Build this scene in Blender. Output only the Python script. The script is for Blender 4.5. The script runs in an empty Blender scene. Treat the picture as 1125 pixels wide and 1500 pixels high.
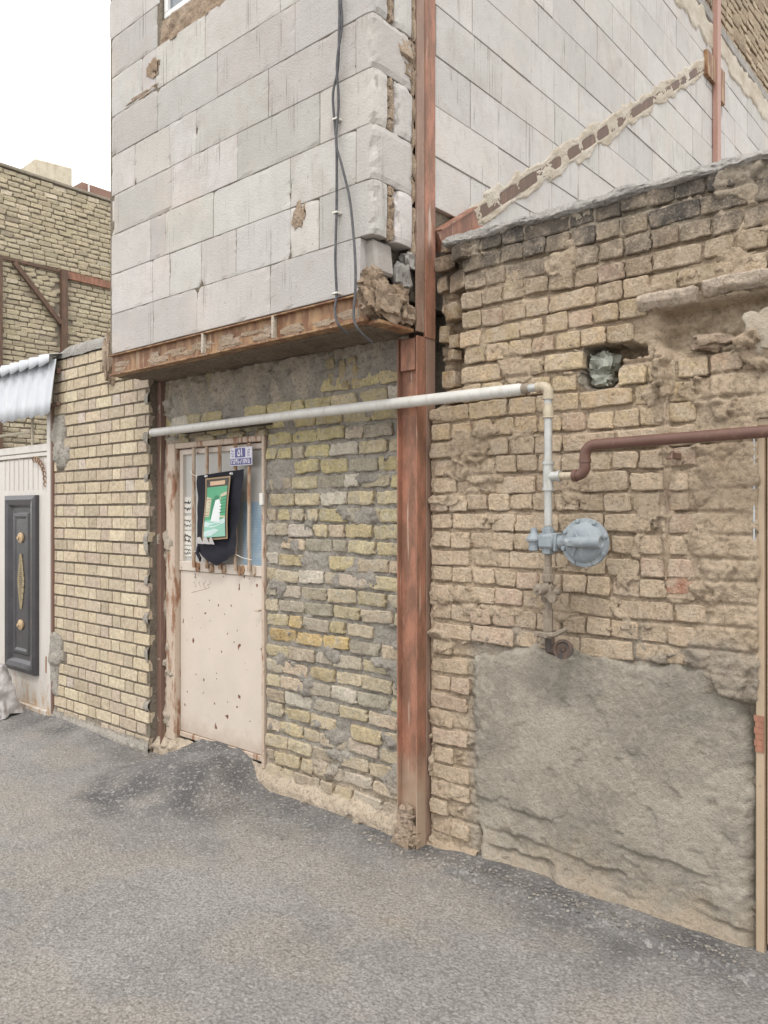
import bpy, math, random
from mathutils import Vector, Matrix, noise
random.seed(7)
C = bpy.context
S = C.scene
# ------------------------------------------------------------------ camera
F = 1137.0                       # focal length in pixels of a 1125 px wide picture
CF = (-0.652, 0.758); CR = (0.758, 0.652); CH = 1.60
cam = bpy.data.objects.new('camera', bpy.data.cameras.new('camera'))
S.collection.objects.link(cam)
cam.data.sensor_fit = 'HORIZONTAL'; cam.data.sensor_width = 36.0; cam.data.lens = F / 1125 * 36
cam.data.clip_start = 0.05; cam.data.clip_end = 500
cam.location = (0, 0, CH); cam.rotation_euler = (math.radians(90), 0, math.atan2(0.652, 0.758))
S.camera = cam
# ------------------------------------------------------------------ world and sun
SUN_EL, SUN_AZ = math.radians(59), math.radians(146)
w = bpy.data.worlds.new('World'); S.world = w; w.use_nodes = True
nt = w.node_tree; nt.nodes.clear()
out = nt.nodes.new('ShaderNodeOutputWorld'); bg = nt.nodes.new('ShaderNodeBackground')
sky = nt.nodes.new('ShaderNodeTexSky'); sky.sky_type = 'NISHITA'; sky.sun_disc = False
sky.sun_elevation = SUN_EL; sky.sun_rotation = SUN_AZ; sky.dust_density = 4; sky.air_density = 1.0
mix = nt.nodes.new('ShaderNodeMix'); mix.data_type = 'RGBA'; mix.inputs['Factor'].default_value = 0.86
mix.inputs['B'].default_value = (15.6, 15.4, 15.2, 1)          # the white cloud layer
nt.links.new(sky.outputs[0], mix.inputs['A']); nt.links.new(mix.outputs['Result'], bg.inputs[0])
bg.inputs[1].default_value = 0.11
nt.links.new(bg.outputs[0], out.inputs[0])
sl = bpy.data.lights.new('sun', 'SUN'); sl.energy = 1.5; sl.angle = math.radians(12); sl.color = (1, .965, .92)
so = bpy.data.objects.new('sun', sl); S.collection.objects.link(so)
sdir = Vector((0.42, -0.62, 1.25)).normalized()
so.rotation_euler = sdir.to_track_quat('Z', 'Y').to_euler(); so.location = (3, -6, 12)
S.view_settings.view_transform = 'Standard'; S.view_settings.look = 'None'
S.view_settings.exposure = 0.24; S.view_settings.gamma = 1; S.view_settings.use_curve_mapping = False
S.render.engine = 'CYCLES'

# ------------------------------------------------------------------ helpers
def X(px, Y):
    t = (px - 562.5) / F
    return Y * (t * .758 - .652) / (.758 + .652 * t)
def Z(px, py, Y):
    t = (px - 562.5) / F
    return CH - (py - 750) * (Y / (.758 + .652 * t)) / F
def proj(p):
    d = p[0] * CF[0] + p[1] * CF[1]; s = p[0] * CR[0] + p[1] * CR[1]
    if d < .1: return (9e9, 9e9, 9e9)
    return (562.5 + F * s / d, 750 - F * (p[2] - CH) / d, d)
def inview(p, m=25):
    a = proj(p); return -m < a[0] < 1125 + m and -m < a[1] < 1500 + m
def n3(x, y, z=0.0): return noise.noise(Vector((x, y, z)))
def fbm(x, y, z=0.0, o=3):
    a, s, f = 0, 1, 1
    for i in range(o):
        a += s * noise.noise(Vector((x * f, y * f, z * f + i * 7.3))); s *= .5; f *= 2.07
    return a
def sst(a, b, x):
    t = min(1, max(0, (x - a) / (b - a))) if a != b else float(x > a)
    return t * t * (3 - 2 * t)
ROOTLOC = {}
def link(o, parent=None, loc=(0, 0, 0)):
    S.collection.objects.link(o)
    wl = Vector(loc)
    if parent is not None:
        o.parent = parent; o.location = wl - ROOTLOC[parent.name]
    else: o.location = wl
    ROOTLOC[o.name] = wl
    return o
def thing(name, label, cat, loc, group=None):
    o = bpy.data.objects.new(name, None); o.empty_display_size = .1
    o['label'] = label; o['category'] = cat
    if group: o['group'] = group
    return link(o, None, loc)
def tag(o, label, cat, group=None):
    o['label'] = label; o['category'] = cat
    if group: o['group'] = group
    return o
def mesh(name, vs, fs, m, smooth=False):
    me = bpy.data.meshes.new(name); me.from_pydata([tuple(v) for v in vs], [], fs); me.update()
    if m: me.materials.append(m)
    if smooth: me.polygons.foreach_set('use_smooth', [True] * len(me.polygons))
    return me
class MB:
    """collects shapes in world coordinates, built as ONE mesh object"""
    def __init__(s): s.v = []; s.f = []
    def add(s, vs, fs):
        k = len(s.v); s.v += [Vector(v) for v in vs]; s.f += [tuple(i + k for i in f) for f in fs]; return s
    def box(s, x0, x1, y0, y1, z0, z1, b=0.0):
        if b <= 0:
            vs = [(x, y, z) for z in (z0, z1) for y in (y0, y1) for x in (x0, x1)]
            return s.add(vs, [(0, 2, 3, 1), (4, 5, 7, 6), (0, 1, 5, 4), (2, 6, 7, 3), (0, 4, 6, 2), (1, 3, 7, 5)])
        vs = []; idx = {}
        lo = (x0, y0, z0); hi = (x1, y1, z1)
        for cx in (0, 1):
            for cy in (0, 1):
                for cz in (0, 1):
                    for ax in range(3):
                        p = []
                        for a, c in enumerate((cx, cy, cz)):
                            q = hi[a] if c else lo[a]
                            if a != ax: q += -b if c else b
                            p.append(q)
                        idx[(cx, cy, cz, ax)] = len(vs); vs.append(p)
        fs = []
        for c in [(a, b2, c2) for a in (0, 1) for b2 in (0, 1) for c2 in (0, 1)]:
            f = (idx[c + (0,)], idx[c + (1,)], idx[c + (2,)])
            fs.append(f if (sum(c) % 2) else f[::-1])
        for ax in range(3):
            o1, o2 = [a for a in range(3) if a != ax]
            for v in (0, 1):
                q = []
                for (a, b2) in ((0, 0), (1, 0), (1, 1), (0, 1)):
                    c = [0, 0, 0]; c[ax] = v; c[o1] = a; c[o2] = b2; q.append(idx[tuple(c) + (ax,)])
                fs.append(tuple(q))
            for a in (0, 1):
                for b2 in (0, 1):
                    c0 = [0, 0, 0]; c0[o1] = a; c0[o2] = b2; c1 = list(c0); c1[ax] = 1
                    fs.append((idx[tuple(c0) + (o1,)], idx[tuple(c1) + (o1,)], idx[tuple(c1) + (o2,)], idx[tuple(c0) + (o2,)]))
        return s.add(vs, fs)
    def tube(s, pts, r, n=12, cap=True):
        pts = [Vector(p) for p in pts]; rs = r if isinstance(r, (list, tuple)) else [r] * len(pts)
        vs = []; fs = []; ref = None
        for i, p in enumerate(pts):
            d = (pts[min(i + 1, len(pts) - 1)] - pts[max(i - 1, 0)])
            if d.length < 1e-9: d = Vector((0, 0, 1))
            d.normalize()
            if ref is None: ref = Vector((0, 0, 1)) if abs(d.z) < .9 else Vector((1, 0, 0))
            u = ref - d * ref.dot(d)
            if u.length < .05: u = d.orthogonal()
            u.normalize(); ref = u; v = d.cross(u)
            for k in range(n):
                a = 2 * math.pi * k / n; vs.append(p + (u * math.cos(a) + v * math.sin(a)) * rs[i])
        for i in range(len(pts) - 1):
            for k in range(n):
                fs.append((i * n + k, i * n + (k + 1) % n, (i + 1) * n + (k + 1) % n, (i + 1) * n + k))
        if cap:
            fs.append(tuple(range(n))[::-1]); fs.append(tuple((len(pts) - 1) * n + k for k in range(n)))
        return s.add(vs, fs)
    def lathe(s, c, axis, prof, n=24):
        """prof: list of (distance along axis, radius)"""
        a = Vector(axis).normalized(); pts = [Vector(c) + a * q[0] for q in prof]
        u = a.orthogonal().normalized(); v = a.cross(u); vs = []; fs = []
        for p, q in zip(pts, prof):
            for k in range(n):
                t = 2 * math.pi * k / n; vs.append(p + (u * math.cos(t) + v * math.sin(t)) * q[1])
        for i in range(len(pts) - 1):
            for k in range(n): fs.append((i * n + k, i * n + (k + 1) % n, (i + 1) * n + (k + 1) % n, (i + 1) * n + k))
        fs.append(tuple(range(n))[::-1]); fs.append(tuple((len(pts) - 1) * n + k for k in range(n)))
        return s.add(vs, fs)
    def lump(s, c, sz, seed, amp=.25, n=10, fr=1.3):
        vs = []; fs = []; c = Vector(c)
        for i in range(n + 1):
            th = math.pi * i / n
            for k in range(2 * n):
                ph = math.pi * k / n
                d = Vector((math.sin(th) * math.cos(ph), math.sin(th) * math.sin(ph), math.cos(th)))
                q = Vector([math.copysign(abs(a) ** .7, a) for a in d])
                q *= 1 + amp * fbm(d.x * fr + seed * 3.1, d.y * fr, d.z * fr, 3)
                vs.append((c.x + q.x * sz[0], c.y + q.y * sz[1], c.z + q.z * sz[2]))
        for i in range(n):
            for k in range(2 * n):
                fs.append((i * 2 * n + k, (i + 1) * 2 * n + k, (i + 1) * 2 * n + (k + 1) % (2 * n), i * 2 * n + (k + 1) % (2 * n)))
        return s.add(vs, fs)
    def build(s, name, m, parent=None, smooth=False, label=None, kind=None, fixn=True):
        c = Vector((0, 0, 0))
        for v in s.v: c += v
        c /= max(1, len(s.v))
        me = mesh(name, [v - c for v in s.v], s.f, m, smooth)
        if fixn:
            import bmesh
            bm = bmesh.new(); bm.from_mesh(me); bmesh.ops.recalc_face_normals(bm, faces=bm.faces); bm.to_mesh(me); bm.free()
            if smooth:
                me.polygons.foreach_set('use_smooth', [True] * len(me.polygons))
                try: me.set_sharp_from_angle(angle=math.radians(42))
                except Exception: pass
        o = link(bpy.data.objects.new(name, me), parent, c)
        if label: o['label'] = label
        if kind: o['kind'] = kind
        return o
def relief(name, m, parent, a0, a1, z0, z1, res, hf, place, mask=None, skip=None, kind=None, label=None):
    """height field on a wall: place(a, z, h) -> world point; optional mask attribute 'mask'"""
    na = max(2, int((a1 - a0) / res)); nz = max(2, int((z1 - z0) / res))
    vs = []; ms = []
    for j in range(nz + 1):
        z = z0 + (z1 - z0) * j / nz
        for i in range(na + 1):
            a = a0 + (a1 - a0) * i / na
            vs.append(place(a, z, hf(a, z)))
            if mask: ms.append(mask(a, z))
    fs = []
    for j in range(nz):
        zc = z0 + (z1 - z0) * (j + .5) / nz
        for i in range(na):
            if skip and skip(a0 + (a1 - a0) * (i + .5) / na, zc): continue
            k = j * (na + 1) + i; fs.append((k, k + 1, k + na + 2, k + na + 1))
    me = mesh(name, vs, fs, m, True)
    if mask:
        at = me.attributes.new('mask', 'FLOAT', 'POINT'); at.data.foreach_set('value', ms)
    o = bpy.data.objects.new(name, me); S.collection.objects.link(o)
    if parent is not None: o.parent = parent; o.location = -ROOTLOC[parent.name]
    ROOTLOC[o.name] = Vector((0, 0, 0))
    if kind: o['kind'] = kind
    if label: o['label'] = label
    return o

# ------------------------------------------------------------------ materials
class NT:
    def __init__(s, name, rough=.85, metal=0.0, spec=.3):
        s.m = bpy.data.materials.new(name); s.m.use_nodes = True; s.t = s.m.node_tree
        s.b = s.t.nodes['Principled BSDF']; s.b.inputs['Roughness'].default_value = rough
        s.b.inputs['Metallic'].default_value = metal
        s.b.inputs['Specular IOR Level'].default_value = spec
        s.pos = s.t.nodes.new('ShaderNodeNewGeometry').outputs['Position']
    def L(s, a, b): s.t.links.new(a, b)
    def map(s, sc, src=None, off=(0, 0, 0)):
        n = s.t.nodes.new('ShaderNodeMapping'); n.inputs['Scale'].default_value = sc if isinstance(sc, tuple) else (sc,) * 3
        n.inputs['Location'].default_value = off; s.L(src or s.pos, n.inputs[0]); return n.outputs[0]
    def noise(s, sc, det=4, rough=.55, off=(0, 0, 0), dist=0.0):
        n = s.t.nodes.new('ShaderNodeTexNoise'); n.inputs['Scale'].default_value = 1; n.inputs['Detail'].default_value = det
        n.inputs['Roughness'].default_value = rough; n.inputs['Distortion'].default_value = dist
        s.L(s.map(sc, off=off), n.inputs['Vector']); return n.outputs['Fac']
    def vor(s, sc, feat='F1', out='Distance', rnd=1.0):
        n = s.t.nodes.new('ShaderNodeTexVoronoi'); n.feature = feat; n.inputs['Scale'].default_value = 1
        n.inputs['Randomness'].default_value = rnd
        s.L(s.map(sc), n.inputs['Vector']); return n.outputs[out]
    def ramp(s, src, a, b, lo=0.0, hi=1.0):
        n = s.t.nodes.new('ShaderNodeMapRange'); n.inputs[1].default_value = a; n.inputs[2].default_value = b
        n.inputs[3].default_value = lo; n.inputs[4].default_value = hi; s.L(src, n.inputs[0]); return n.outputs[0]
    def math(s, op, a, b=None):
        n = s.t.nodes.new('ShaderNodeMath'); n.operation = op
        for i, q in enumerate((a, b)):
            if q is None: continue
            if isinstance(q, (int, float)): n.inputs[i].default_value = q
            else: s.L(q, n.inputs[i])
        return n.outputs[0]
    def mix(s, f, a, b, mode='MIX'):
        n = s.t.nodes.new('ShaderNodeMix'); n.data_type = 'RGBA'; n.blend_type = mode
        for nm, q in (('Factor', f), ('A', a), ('B', b)):
            if isinstance(q, (int, float)): n.inputs[nm].default_value = q
            elif isinstance(q, tuple): n.inputs[nm].default_value = q + (1,) if len(q) == 3 else q
            else: s.L(q, n.inputs[nm])
        return n.outputs['Result']
    def attr(s, name):
        n = s.t.nodes.new('ShaderNodeAttribute'); n.attribute_name = name; return n.outputs['Fac']
    def obj(s, out='Color'): return s.t.nodes.new('ShaderNodeObjectInfo').outputs[out]
    def xyz(s, i):
        n = s.t.nodes.new('ShaderNodeSeparateXYZ'); s.L(s.pos, n.inputs[0]); return n.outputs[i]
    def col(s, c):
        if isinstance(c, tuple): s.b.inputs['Base Color'].default_value = c + (1,)
        else: s.L(c, s.b.inputs['Base Color'])
        return s
    def bump(s, h, dist=.004, st=1.0):
        n = s.t.nodes.new('ShaderNodeBump'); n.inputs['Distance'].default_value = dist; n.inputs['Strength'].default_value = st
        s.L(h, n.inputs['Height']); s.L(n.outputs[0], s.b.inputs['Normal']); return s
def hsum(n, *pairs):
    r = None
    for src, k in pairs:
        q = n.math('MULTIPLY', src, k); r = q if r is None else n.math('ADD', r, q)
    return r
def brick_mat(name, dust, dustamt=(.45, .75), rough_amt=1.0, pit=True):
    n = NT(name, .95, spec=.15)
    big = n.noise(9, 3); fine = n.noise(70, 5, .7); mid = n.noise(28, 4, .6, off=(3, 1, 2))
    c = n.mix(n.ramp(mid, .3, .7), n.mix(1.0, n.obj(), (.78, .76, .74), 'MULTIPLY'), n.mix(1.0, n.obj(), (1.12, 1.1, 1.08), 'MULTIPLY'))
    c = n.mix(n.ramp(n.noise(16, 5, .65, off=(8, 8, 1)), dustamt[0], dustamt[1]), c, dust)
    c = n.mix(n.ramp(fine, .36, .50, .32, 0), c, n.mix(1.0, c, (.42, .38, .34), 'MULTIPLY'))
    c = n.mix(n.ramp(fine, .52, .66, 0, .40), c, n.mix(1.0, c, (1.42, 1.40, 1.38), 'MULTIPLY'))
    crk = n.ramp(n.math('ABSOLUTE', n.math('SUBTRACT', n.noise(34, 3, .6, off=(1, 2, 7), dist=.6), .5)), .0, .018, .55 * min(1, rough_amt), 0)
    c = n.mix(n.math('MULTIPLY', crk, n.ramp(n.noise(12, 2, .5, off=(4, 4, 1)), .48, .58)), c, (.12, .09, .065))
    if name == 'old_brick':
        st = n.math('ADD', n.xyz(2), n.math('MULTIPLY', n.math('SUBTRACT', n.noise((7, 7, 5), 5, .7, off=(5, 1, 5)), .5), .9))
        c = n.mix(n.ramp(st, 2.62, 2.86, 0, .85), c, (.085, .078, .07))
    pits = n.ramp(n.noise(150, 4, .75, off=(3, 3, 9)), .30, .44, 1, 0)
    c = n.mix(n.math('MULTIPLY', pits, .4 * min(1, rough_amt + .2)), c, (.13, .10, .07))
    c = n.mix(n.ramp(n.noise(110, 4, .7, off=(9, 5, 2)), .56, .72, 0, .45), c, tuple(min(1, q * 1.35) for q in dust))
    n.col(c)
    n.bump(hsum(n, (fine, 1.3), (mid, .4), (pits, -.35), (n.noise(230, 3, .7), .4)), .009 * rough_amt)
    return n.m
M = {}
M['old_brick'] = brick_mat('old_brick', (.52, .43, .33), (.42, .68))
M['yellow_brick'] = brick_mat('yellow_brick', (.46, .42, .34), (.48, .74))
M['pillar_brick'] = brick_mat('pillar_brick', (.50, .44, .345), (.5, .8), .35)
M['far_brick'] = brick_mat('far_brick', (.44, .39, .30), (.5, .8), .8)
def mud(name, a, b, c3=None, sc=1.0, cement=None, dist=.012):
    n = NT(name, .97, spec=.1)
    f = n.noise(5 * sc, 5, .6); g = n.noise(60 * sc, 6, .72); h = n.noise(20 * sc, 4, .6, off=(5, 2, 1))
    c = n.mix(n.ramp(f, .35, .65), a, b)
    if cement: c = n.mix(n.attr('mask'), c, n.mix(n.ramp(h, .35, .65), cement, tuple(q * 1.25 for q in cement)))
    c = n.mix(n.ramp(g, .36, .50, .6, 0), c, tuple(q * .42 for q in a)) if name != 'white_plaster' else c
    c = n.mix(n.ramp(n.noise(170, 4, .75, off=(3, 5, 8)), .30, .46, .5, 0), c, tuple(q * .4 for q in a))
    c = n.mix(n.ramp(h, .58, .78, 0, .5), c, tuple(min(1, q * 1.25) for q in b))
    n.col(c); n.bump(hsum(n, (g, 1.1), (h, .45), (n.noise(190, 4, .7), .5)), dist); return n.m
M['mud'] = mud('mud_mortar', (.44, .345, .245), (.53, .43, .32), cement=(.28, .255, .215))
M['cement_mortar'] = mud('cement_mortar', (.30, .275, .24), (.40, .37, .32), cement=(.47, .39, .30))
M['pillar_mortar'] = mud('pillar_mortar', (.19, .16, .125), (.27, .235, .185), cement=(.36, .335, .295))
M['far_mortar'] = mud('far_mortar', (.27, .235, .185), (.35, .31, .245))
M['rubble'] = mud('rubble_mortar', (.44, .33, .235), (.55, .44, .34), dist=.02)
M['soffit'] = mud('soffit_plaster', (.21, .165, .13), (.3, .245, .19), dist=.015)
M['coping'] = mud('coping_cement', (.33, .315, .29), (.47, .45, .42), dist=.012)
M['white_plaster'] = mud('white_plaster', (.50, .43, .335), (.64, .585, .50), dist=.014)
# grey cement patch
n = NT('cement_patch', .95, spec=.12)
f = n.noise(3.2, 5, .6); g = n.noise(90, 6, .75); h = n.noise(22, 5, .65, off=(4, 4, 4)); z = n.xyz(2)
c = n.mix(n.ramp(f, .40, .62), (.295, .268, .222), (.425, .385, .32))
c = n.mix(n.ramp(n.noise(9, 5, .7, off=(7, 7, 7)), .50, .72, 0, .4), c, (.26, .245, .215))
c = n.mix(n.ramp(h, .50, .75, 0, .6), c, (.50, .455, .38))
tan = n.math('ADD', n.ramp(z, .36, .02, 0, .7), n.math('MULTIPLY', n.math('SUBTRACT', n.noise(6, 5, .7, off=(1, 9, 2)), .5), 1.6))
c = n.mix(n.ramp(tan, .3, .8, 0, .8), c, (.48, .39, .29))
c = n.mix(n.ramp(g, .36, .50, .35, 0), c, (.14, .13, .11)); c = n.mix(n.ramp(g, .55, .68, 0, .25), c, (.60, .56, .48))
n.col(c); n.bump(hsum(n, (g, 1.2), (h, .35), (n.noise(200, 4, .7), .6)), .009); M['patch'] = n.m
# aerated concrete blocks
n = NT('aerated_block', .92, spec=.15)
f = n.noise(3.5, 5, .65); g = n.noise(80, 5, .7)
c = n.mix(n.ramp(f, .3, .7), n.mix(1.0, n.obj(), (.92, .915, .90), 'MULTIPLY'), n.mix(1.0, n.obj(), (1.05, 1.04, 1.03), 'MULTIPLY'))
dr = n.math('MULTIPLY', n.ramp(n.noise((75, 75, 1.6), 2, .5), .56, .66), n.ramp(n.noise((5, 5, 3.2), 3, .6, off=(2, 2, 5)), .50, .62))
c = n.mix(n.math('MULTIPLY', dr, n.ramp(n.obj('Random'), .15, .8, .15, 1.0)), c, (.22, .20, .18))
c = n.mix(n.math('MULTIPLY', n.ramp(n.noise((6, 6, 6), 5, .7, off=(3, 8, 2)), .46, .66), n.ramp(n.obj('Random'), .5, 1, 0, .6)), c, (.36, .325, .295))
c = n.mix(n.ramp(n.noise((10, 10, 7), 6, .75, off=(9, 1, 3)), .52, .74, 0, .7), c, (.38, .35, .32))
c = n.mix(n.ramp(n.noise(48, 3, .6, off=(1, 7, 3)), .66, .74, 0, .8), c, (.27, .25, .22))
c = n.mix(n.ramp(n.noise(2.2, 4, .6, off=(7, 3, 3)), .55, .75, 0, .35), c, (.60, .50, .42))
n.col(c); n.bump(hsum(n, (g, .4), (n.noise(16, 4), .5), (n.vor(120), .25)), .0045); M['block'] = n.m
def steel(name, base, rust, chip, amt=(.5, .62), rough=.6, streak=True, dusty=None):
    n = NT(name, rough, spec=.35)
    a = n.noise((18, 18, 5) if streak else 18, 5, .65); b = n.noise(60, 4, .7, off=(2, 3, 4)); d = n.noise((40, 40, 2.2), 3, .6, off=(6, 1, 1))
    c = n.mix(n.ramp(a, amt[0], amt[1]), base, rust)
    c = n.mix(n.ramp(d, .63, .70, 0, .85), c, chip)
    c = n.mix(n.ramp(b, .30, .42, .5, 0), c, tuple(q * .4 for q in rust))
    if dusty:
        zz = n.math('ADD', n.xyz(2), n.math('MULTIPLY', n.noise(9, 4), -.5))
        c = n.mix(n.ramp(zz, dusty[1], dusty[2], 1, 0), c, dusty[0])
    n.col(c); n.bump(hsum(n, (b, .5), (a, .6)), .002); return n.m
M['red_steel'] = steel('red_primer_steel', (.35, .165, .108), (.20, .105, .07), (.47, .37, .30), (.38, .58), dusty=((.36, .275, .2), -.12, .22))
M['grey_red_steel'] = steel('dusty_steel', (.27, .18, .135), (.2, .13, .095), (.33, .27, .22), (.4, .7))
M['rust_steel'] = steel('rusty_steel', (.175, .085, .045), (.34, .215, .115), (.42, .34, .25), (.44, .62))
M['post_steel'] = steel('brown_post_steel', (.17, .105, .085), (.21, .13, .095), (.36, .29, .2), (.4, .7))
M['pink_steel'] = steel('pink_primer_steel', (.38, .23, .185), (.30, .15, .11), (.42, .26, .2), (.5, .8))
M['far_steel'] = steel('far_rust_steel', (.115, .072, .05), (.16, .095, .065), (.2, .12, .09))
M['dark_steel'] = steel('dark_lintel_steel', (.06, .05, .045), (.12, .08, .06), (.2, .16, .13))
M['peel'] = steel('peeling_paint', (.48, .39, .31), (.25, .13, .075), (.56, .48, .40), (.52, .62))
M['bar'] = steel('barred_rust_paint', (.42, .34, .26), (.27, .15, .085), (.5, .42, .34), (.46, .56), rough=.7)
# door leaf paint with rust chips
n = NT('door_paint', .5, spec=.4)
c = n.mix(n.ramp(n.noise(3, 4), .3, .7), (.52, .455, .39), (.59, .52, .45))
c = n.mix(n.ramp(n.noise((90, 90, 60), 4, .7, off=(3, 1, 1)), .62, .72, 0, .35), c, (.38, .29, .23))
msk = n.ramp(n.noise((17, 17, 13), 2, .4, off=(2.3, 1, 5.1)), .705, .715)
c = n.mix(msk, c, (.17, .075, .045))
c = n.mix(n.ramp(n.noise(33, 2, .4, off=(6, 2, 2)), .735, .745), c, (.12, .06, .04))
c = n.mix(n.ramp(n.math('ADD', n.xyz(2), n.math('MULTIPLY', n.noise(14, 4), .25)), .28, .42, .5, 0), c, (.36, .27, .2))
n.col(c); n.bump(hsum(n, (msk, -1.0), (n.noise(12, 3), .6)), .0025); M['door'] = n.m
def paint(name, a, b, rough=.45, sc=12, spec=.4, dirt=None, amt=(.5, .7), bd=.001, metal=0.0):
    n = NT(name, rough, metal=metal, spec=spec)
    c = n.mix(n.ramp(n.noise(sc, 5, .6), .3, .7), a, b)
    if dirt: c = n.mix(n.ramp(n.noise((sc * 2, sc * 2, sc * .7), 5, .7, off=(3, 3, 3)), amt[0], amt[1], 0, .75), c, dirt)
    n.col(c); n.bump(n.noise(sc * 6, 4), bd); return n.m
M['white_pipe'] = paint('white_pipe_paint', (.58, .57, .54), (.50, .49, .455), .35, 14, dirt=(.36, .33, .28), amt=(.52, .78))
M['galv'] = paint('galvanised_steel', (.50, .50, .48), (.38, .39, .38), .38, 30, dirt=(.30, .28, .22), amt=(.5, .75), metal=.25)
M['brass'] = paint('tarnished_joint', (.40, .34, .24), (.46, .42, .33), .5, 50, dirt=(.3, .16, .1))
M['old_pipe'] = paint('dirty_pipe', (.27, .225, .175), (.2, .165, .13), .7, 60, dirt=(.38, .33, .26), bd=.003)
M['regulator'] = paint('regulator_paint', (.215, .25, .278), (.275, .305, .325), .55, 30, dirt=(.42, .42, .40), amt=(.55, .75), bd=.002)
M['brown_pipe'] = paint('brown_pipe_paint', (.115, .06, .046), (.145, .078, .06), .45, 22, dirt=(.26, .16, .12), amt=(.6, .8))
M['cable'] = paint('black_cable', (.045, .045, .05), (.10, .10, .105), .55, 40)
M['white_gate'] = None
n = NT('white_gate_paint', .4, spec=.4)
c = n.mix(n.ramp(n.noise((9, 9, 2), 4), .3, .7), (.52, .49, .45), (.58, .55, .51))
rr = n.math('ADD', n.ramp(n.xyz(2), .42, .0, 0, .55), n.math('MULTIPLY', n.math('SUBTRACT', n.noise((22, 22, 9), 5, .7), .5), 2.2))
c = n.mix(n.ramp(rr, .25, .75, 0, .85), c, (.42, .27, .14)); c = n.mix(n.ramp(rr, .8, 1.1), c, (.2, .09, .045))
n.col(c); n.bump(n.noise(20, 3), .001); M['white_gate'] = n.m
M['black_panel'] = paint('black_gloss_panel', (.035, .034, .038), (.055, .053, .057), .25, 6, .6, dirt=(.12, .11, .11), amt=(.62, .85))
M['gold'] = paint('gold_ornament', (.52, .43, .26), (.34, .27, .16), .5, 80, dirt=(.75, .7, .6), amt=(.55, .7), bd=.004)
M['rose'] = paint('rusty_rosette', (.36, .2, .09), (.55, .44, .27), .6, 60, dirt=(.7, .62, .5), bd=.004)
M['awning'] = paint('white_sheet_metal', (.58, .60, .63), (.50, .53, .57), .4, 5, .5, dirt=(.36, .36, .36), amt=(.55, .8))
M['beige_gate'] = paint('beige_gate_paint', (.37, .29, .2), (.42, .33, .235), .45, 8, dirt=(.28, .2, .13), amt=(.6, .8))
M['bluegrey'] = paint('pale_blue_paint', (.45, .47, .48), (.38, .40, .41), .5, 14, dirt=(.3, .14, .08), amt=(.62, .72))
M['sack'] = paint('white_sack', (.52, .50, .49), (.44, .42, .41), .7, 7, bd=.004)
M['rag'] = paint('grey_green_bag', (.22, .235, .2), (.33, .34, .29), .5, 20, dirt=(.42, .4, .33), bd=.006)
M['white_frame'] = paint('white_window_frame', (.72, .72, .71), (.66, .66, .65), .3, 9)
M['tank'] = paint('rust_sheet', (.22, .13, .10), (.28, .17, .13), .7, 3, dirt=(.17, .08, .06), amt=(.55, .7))
M['cream'] = paint('cream_plaster', (.60, .55, .44), (.50, .45, .35), .9, 6, dirt=(.4, .33, .24), bd=.01)
M['paper'] = paint('notice_paper', (.66, .63, .57), (.58, .56, .52), .8, 20)
M['ink'] = paint('ink', (.03, .03, .035), (.05, .05, .05), .8, 20)
M['plate_white'] = paint('plate_enamel', (.60, .58, .64), (.5, .5, .56), .3, 60, dirt=(.34, .33, .38), bd=.0005)
M['plate_blue'] = paint('plate_blue_enamel', (.055, .055, .19), (.075, .07, .22), .3, 60, bd=.0005)
M['plate_digit'] = paint('plate_digit_enamel', (.72, .70, .76), (.66, .65, .7), .3, 60, bd=.0003)
M['switch'] = paint('white_bell', (.62, .6, .55), (.7, .68, .62), .4, 60)
n = NT('window_glass', .12, spec=.6); n.col(n.mix(n.ramp(n.noise(5, 3), .3, .7), (.12, .14, .16), (.22, .25, .27))); M['glass'] = n.m
n = NT('milky_glass', .35, spec=.5)
c = n.mix(n.ramp(n.noise((2.5, 2.5, 1.2), 3), .35, .65), (.47, .455, .42), (.40, .40, .385)); n.col(c); M['milk'] = n.m
n = NT('blue_sheet', .4, spec=.4)
ln = n.math('GREATER_THAN', n.math('SINE', n.math('MULTIPLY', n.xyz(2), 380)), .2)
c = n.mix(n.ramp(n.noise(14, 4), .4, .6), (.26, .36, .44), (.36, .44, .49)); c = n.mix(n.math('MULTIPLY', ln, .3), c, (.2, .27, .38)); n.col(c); M['blue_sheet'] = n.m
n = NT('cloth', .95, spec=.1); n.col(n.mix(n.noise(12, 3), (.018, .018, .024), (.032, .032, .04))); n.bump(n.noise(9, 3), .01); M['cloth'] = n.m
def flat(name, c, rough=.5):
    q = NT(name, rough, spec=.3); q.col(q.mix(q.noise(30, 3), tuple(a * .88 for a in c), c)); return q.m
M['p_frame'] = flat('print_gold', (.30, .21, .12)); M['p_dark'] = flat('print_dark', (.06, .05, .04)); M['p_peach'] = flat('print_peach', (.58, .40, .27))
M['p_green'] = flat('print_green', (.09, .33, .18)); M['p_teal'] = flat('print_teal', (.26, .50, .40)); M['p_white'] = flat('print_white', (.66, .70, .70))
M['p_dgreen'] = flat('print_dark_green', (.04, .2, .1)); M['p_brick'] = flat('print_cream_brick', (.50, .45, .33)); M['p_pale'] = flat('print_pale_blue', (.50, .63, .62))
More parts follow.
